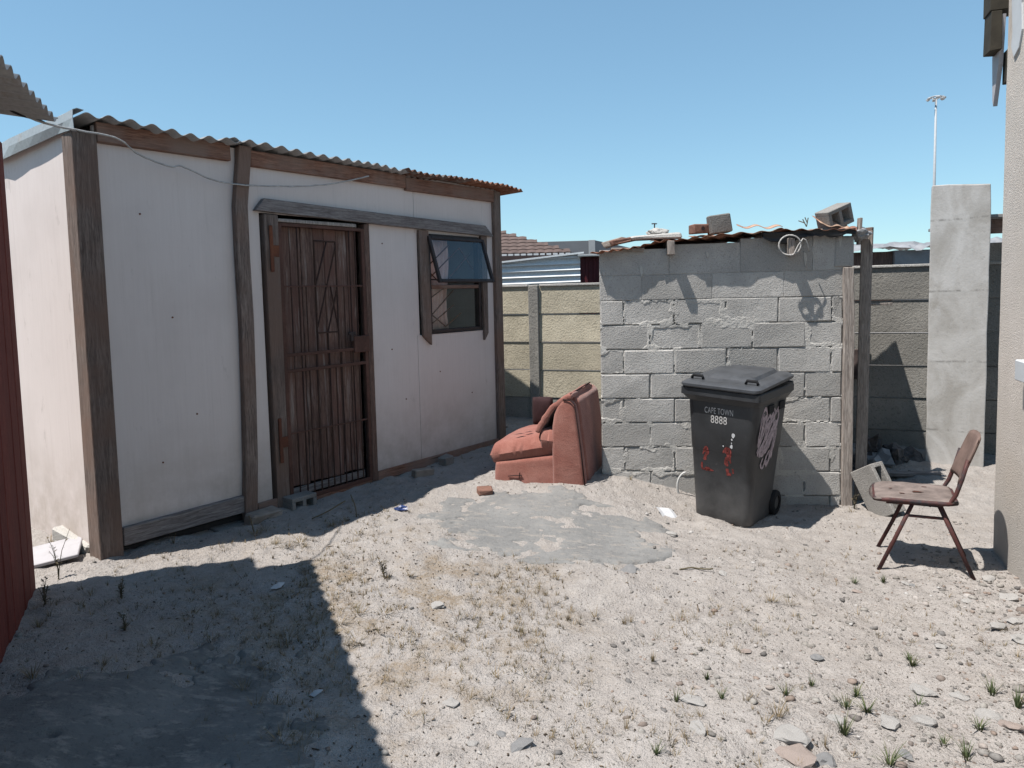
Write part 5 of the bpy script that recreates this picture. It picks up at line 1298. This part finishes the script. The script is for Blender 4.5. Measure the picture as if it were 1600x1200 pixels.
for (px_, py_, h, sp_, nb) in [(605,905,.07,.05,40),(570,912,.05,.05,30),(975,975,.055,.03,36),(985,972,.05,.03,20),(1020,1035,.06,.02,40),(1205,940,.06,.08,50),(1235,945,.05,.08,30),(930,965,.05,.05,24),(905,975,.05,.03,20),(1215,1120,.08,.07,44),(1195,1130,.05,.05,24),(960,890,.04,.05,20),
   (430,850,.05,.07,40),(400,835,.06,.09,60),(415,828,.05,.09,50),(520,822,.05,.08,50),(540,815,.06,.06,40),(560,835,.04,.08,40),(470,848,.04,.10,60),(600,800,.03,.05,20),(640,830,.035,.05,24),(700,835,.03,.05,20),(350,860,.04,.06,24),(480,890,.035,.10,50),(640,900,.04,.06,36),(560,1000,.04,.10,50),(600,960,.04,.08,40),(450,1000,.05,.10,60),(330,1000,.04,.08,40),(300,960,.04,.08,36),(240,1010,.04,.07,30),(440,1160,.05,.08,40),(160,1040,.05,.06,30),(60,980,.07,.06,40),(50,1060,.07,.06,40),(450,855,.05,.08,40),(270,845,.09,.03,14),(530,975,.05,.08,40),(560,960,.05,.08,40),(500,1000,.05,.08,40),(520,935,.04,.08,40),(480,915,.04,.08,36),(380,1080,.07,.06,50),(420,1060,.05,.07,40),(400,1110,.06,.05,40),(430,1105,.05,.06,40),(985,750,.05,.05,24),(1330,800,.04,.05,30),(80,850,.06,.06,40),(100,860,.05,.06,30)]:
    p = cam_ground(px_, py_); tuft(p.x, p.y, nb, h, sp_, .0014)
mass('dry_grass', GV, GF, 'drygrass')

# ------------------------------------------------------------------ single weeds one can point at
def weed(px_, py_, h, spread, nb, label, width=.0032, curl=.5, mat='green', group='small green weeds in the gravel'):
    p = cam_ground(px_, py_); V, F = blades(0, 0, -.004, nb, h, spread, width, curl)
    o = mass('green_weed', V, F, mat); del o['kind']; o.location = p; return tag(o, label, 'weed', group)
WEEDS = [(1338,1088,.055,'bushy green weed lower right, right of the pair'), (1228,1086,.05,'grassy green weed with curved blades lower right'), (1268,1072,.04,'small upright green weed behind the curved one lower right'), (1355,1112,.05,'tall tufted green weed in the lower right group'), (1322,1106,.045,'yellowish green weed just left of the tufted one'),
 (1435,1102,.045,'slim green weed among pale stones lower right'), (1425,1040,.05,'spindly green seedling on open sand right'), (1105,1062,.045,'low green weed at the middle right of open sand'), (1056,1096,.042,'small green weed left of the flat pale stone'), (1128,1092,.035,'green weed touching the flat pale stone'),
 (1390,1195,.07,'green weed at the bottom edge, lower right'), (1530,1140,.06,'green weed with broad blades near the right edge'), (1550,1085,.06,'leafy green weed near the right edge'), (1510,1185,.08,'pale green weed at the bottom right corner'), (1590,1105,.06,'dark green weed at the right edge'),
 (1318,1148,.06,'curved green weed above the bottom grey stone'), (1335,912,.045,'green weed left of the chair front leg'), (1380,910,.04,'green weed at the chair front foot'), (1025,1178,.04,'small green weed at the bottom middle'), (1420,1030,.03,'tiny green sprout beside the spindly seedling'), (1475,1165,.04,'green sprout near the bottom right')]
for (a_, b_, h_, lab) in WEEDS: weed(a_ , b_, h_ * rnd.uniform(1.0, 1.5), h_ * rnd.uniform(.40, .8), rnd.randint(14, 36), lab, rnd.uniform(.0022, .0038), rnd.uniform(.35, .95))
def stalk_weed(px_, py_, h, label, ns=4, seed=0, leafy=8):
    p = cam_ground(px_, py_); r = random.Random(seed); mb = MB()
    root = empty('stalk_weed', p); tag(root, label, 'weed', 'tall dry-stalked weeds'); st = MB(); lv = MB()
    for i in range(ns):
        a = r.uniform(0, 6.28); l = r.uniform(.08, .30); L = h * r.uniform(.6, 1.05); pts = []
        for k in range(6):
            t = k / 5; pts.append(Vector((math.cos(a) * l * L * t * t + r.uniform(-.004, .004), math.sin(a) * l * L * t * t + r.uniform(-.004, .004), L * t - .01)))
        st.tube(pts, [.0028, .0025, .0022, .0018, .0014, .001], 5)
        for k in range(leafy):
            t = r.uniform(.15, 1); q = pts[min(4, int(t * 5))].lerp(pts[min(5, int(t * 5) + 1)], (t * 5) % 1); aa = r.uniform(0, 6.28); s_ = r.uniform(.006, .014); d = Vector((math.cos(aa), math.sin(aa), r.uniform(-.2, .6))).normalized(); w = d.cross(Vector((0, 0, 1))).normalized() * s_ * .4
            lv.add([q, q + d * s_ + w, q + d * s_ * 2, q + d * s_ - w], [(0, 1, 2, 3)])
    st.build('stalk', 'weed', root); lv.build('leaf_cluster', 'weed', root, fix=False)
stalk_weed(92, 905, .30, 'tall seed-headed weed by the red house corner', 4, 1, 10); stalk_weed(140, 835, .26, 'seed-headed weed against the lit shack side wall', 3, 2, 9); stalk_weed(190, 935, .14, 'dark weed in the shadow below the shack corner post', 5, 3, 12)
stalk_weed(70, 945, .16, 'leafy weed in the shadow beside the red house', 6, 4, 14); stalk_weed(600, 902, .14, 'upright weed on lit sand left of the cement patch', 5, 5, 12); stalk_weed(1335, 795, .16, 'dry stalky weed at the right foot of the block shed', 4, 6, 8); stalk_weed(195, 985, .10, 'small dark weed deep in the left shadow', 4, 7, 10); stalk_weed(808, 650, .22, 'dry weed against the fence left of the armchair', 4, 8, 6)
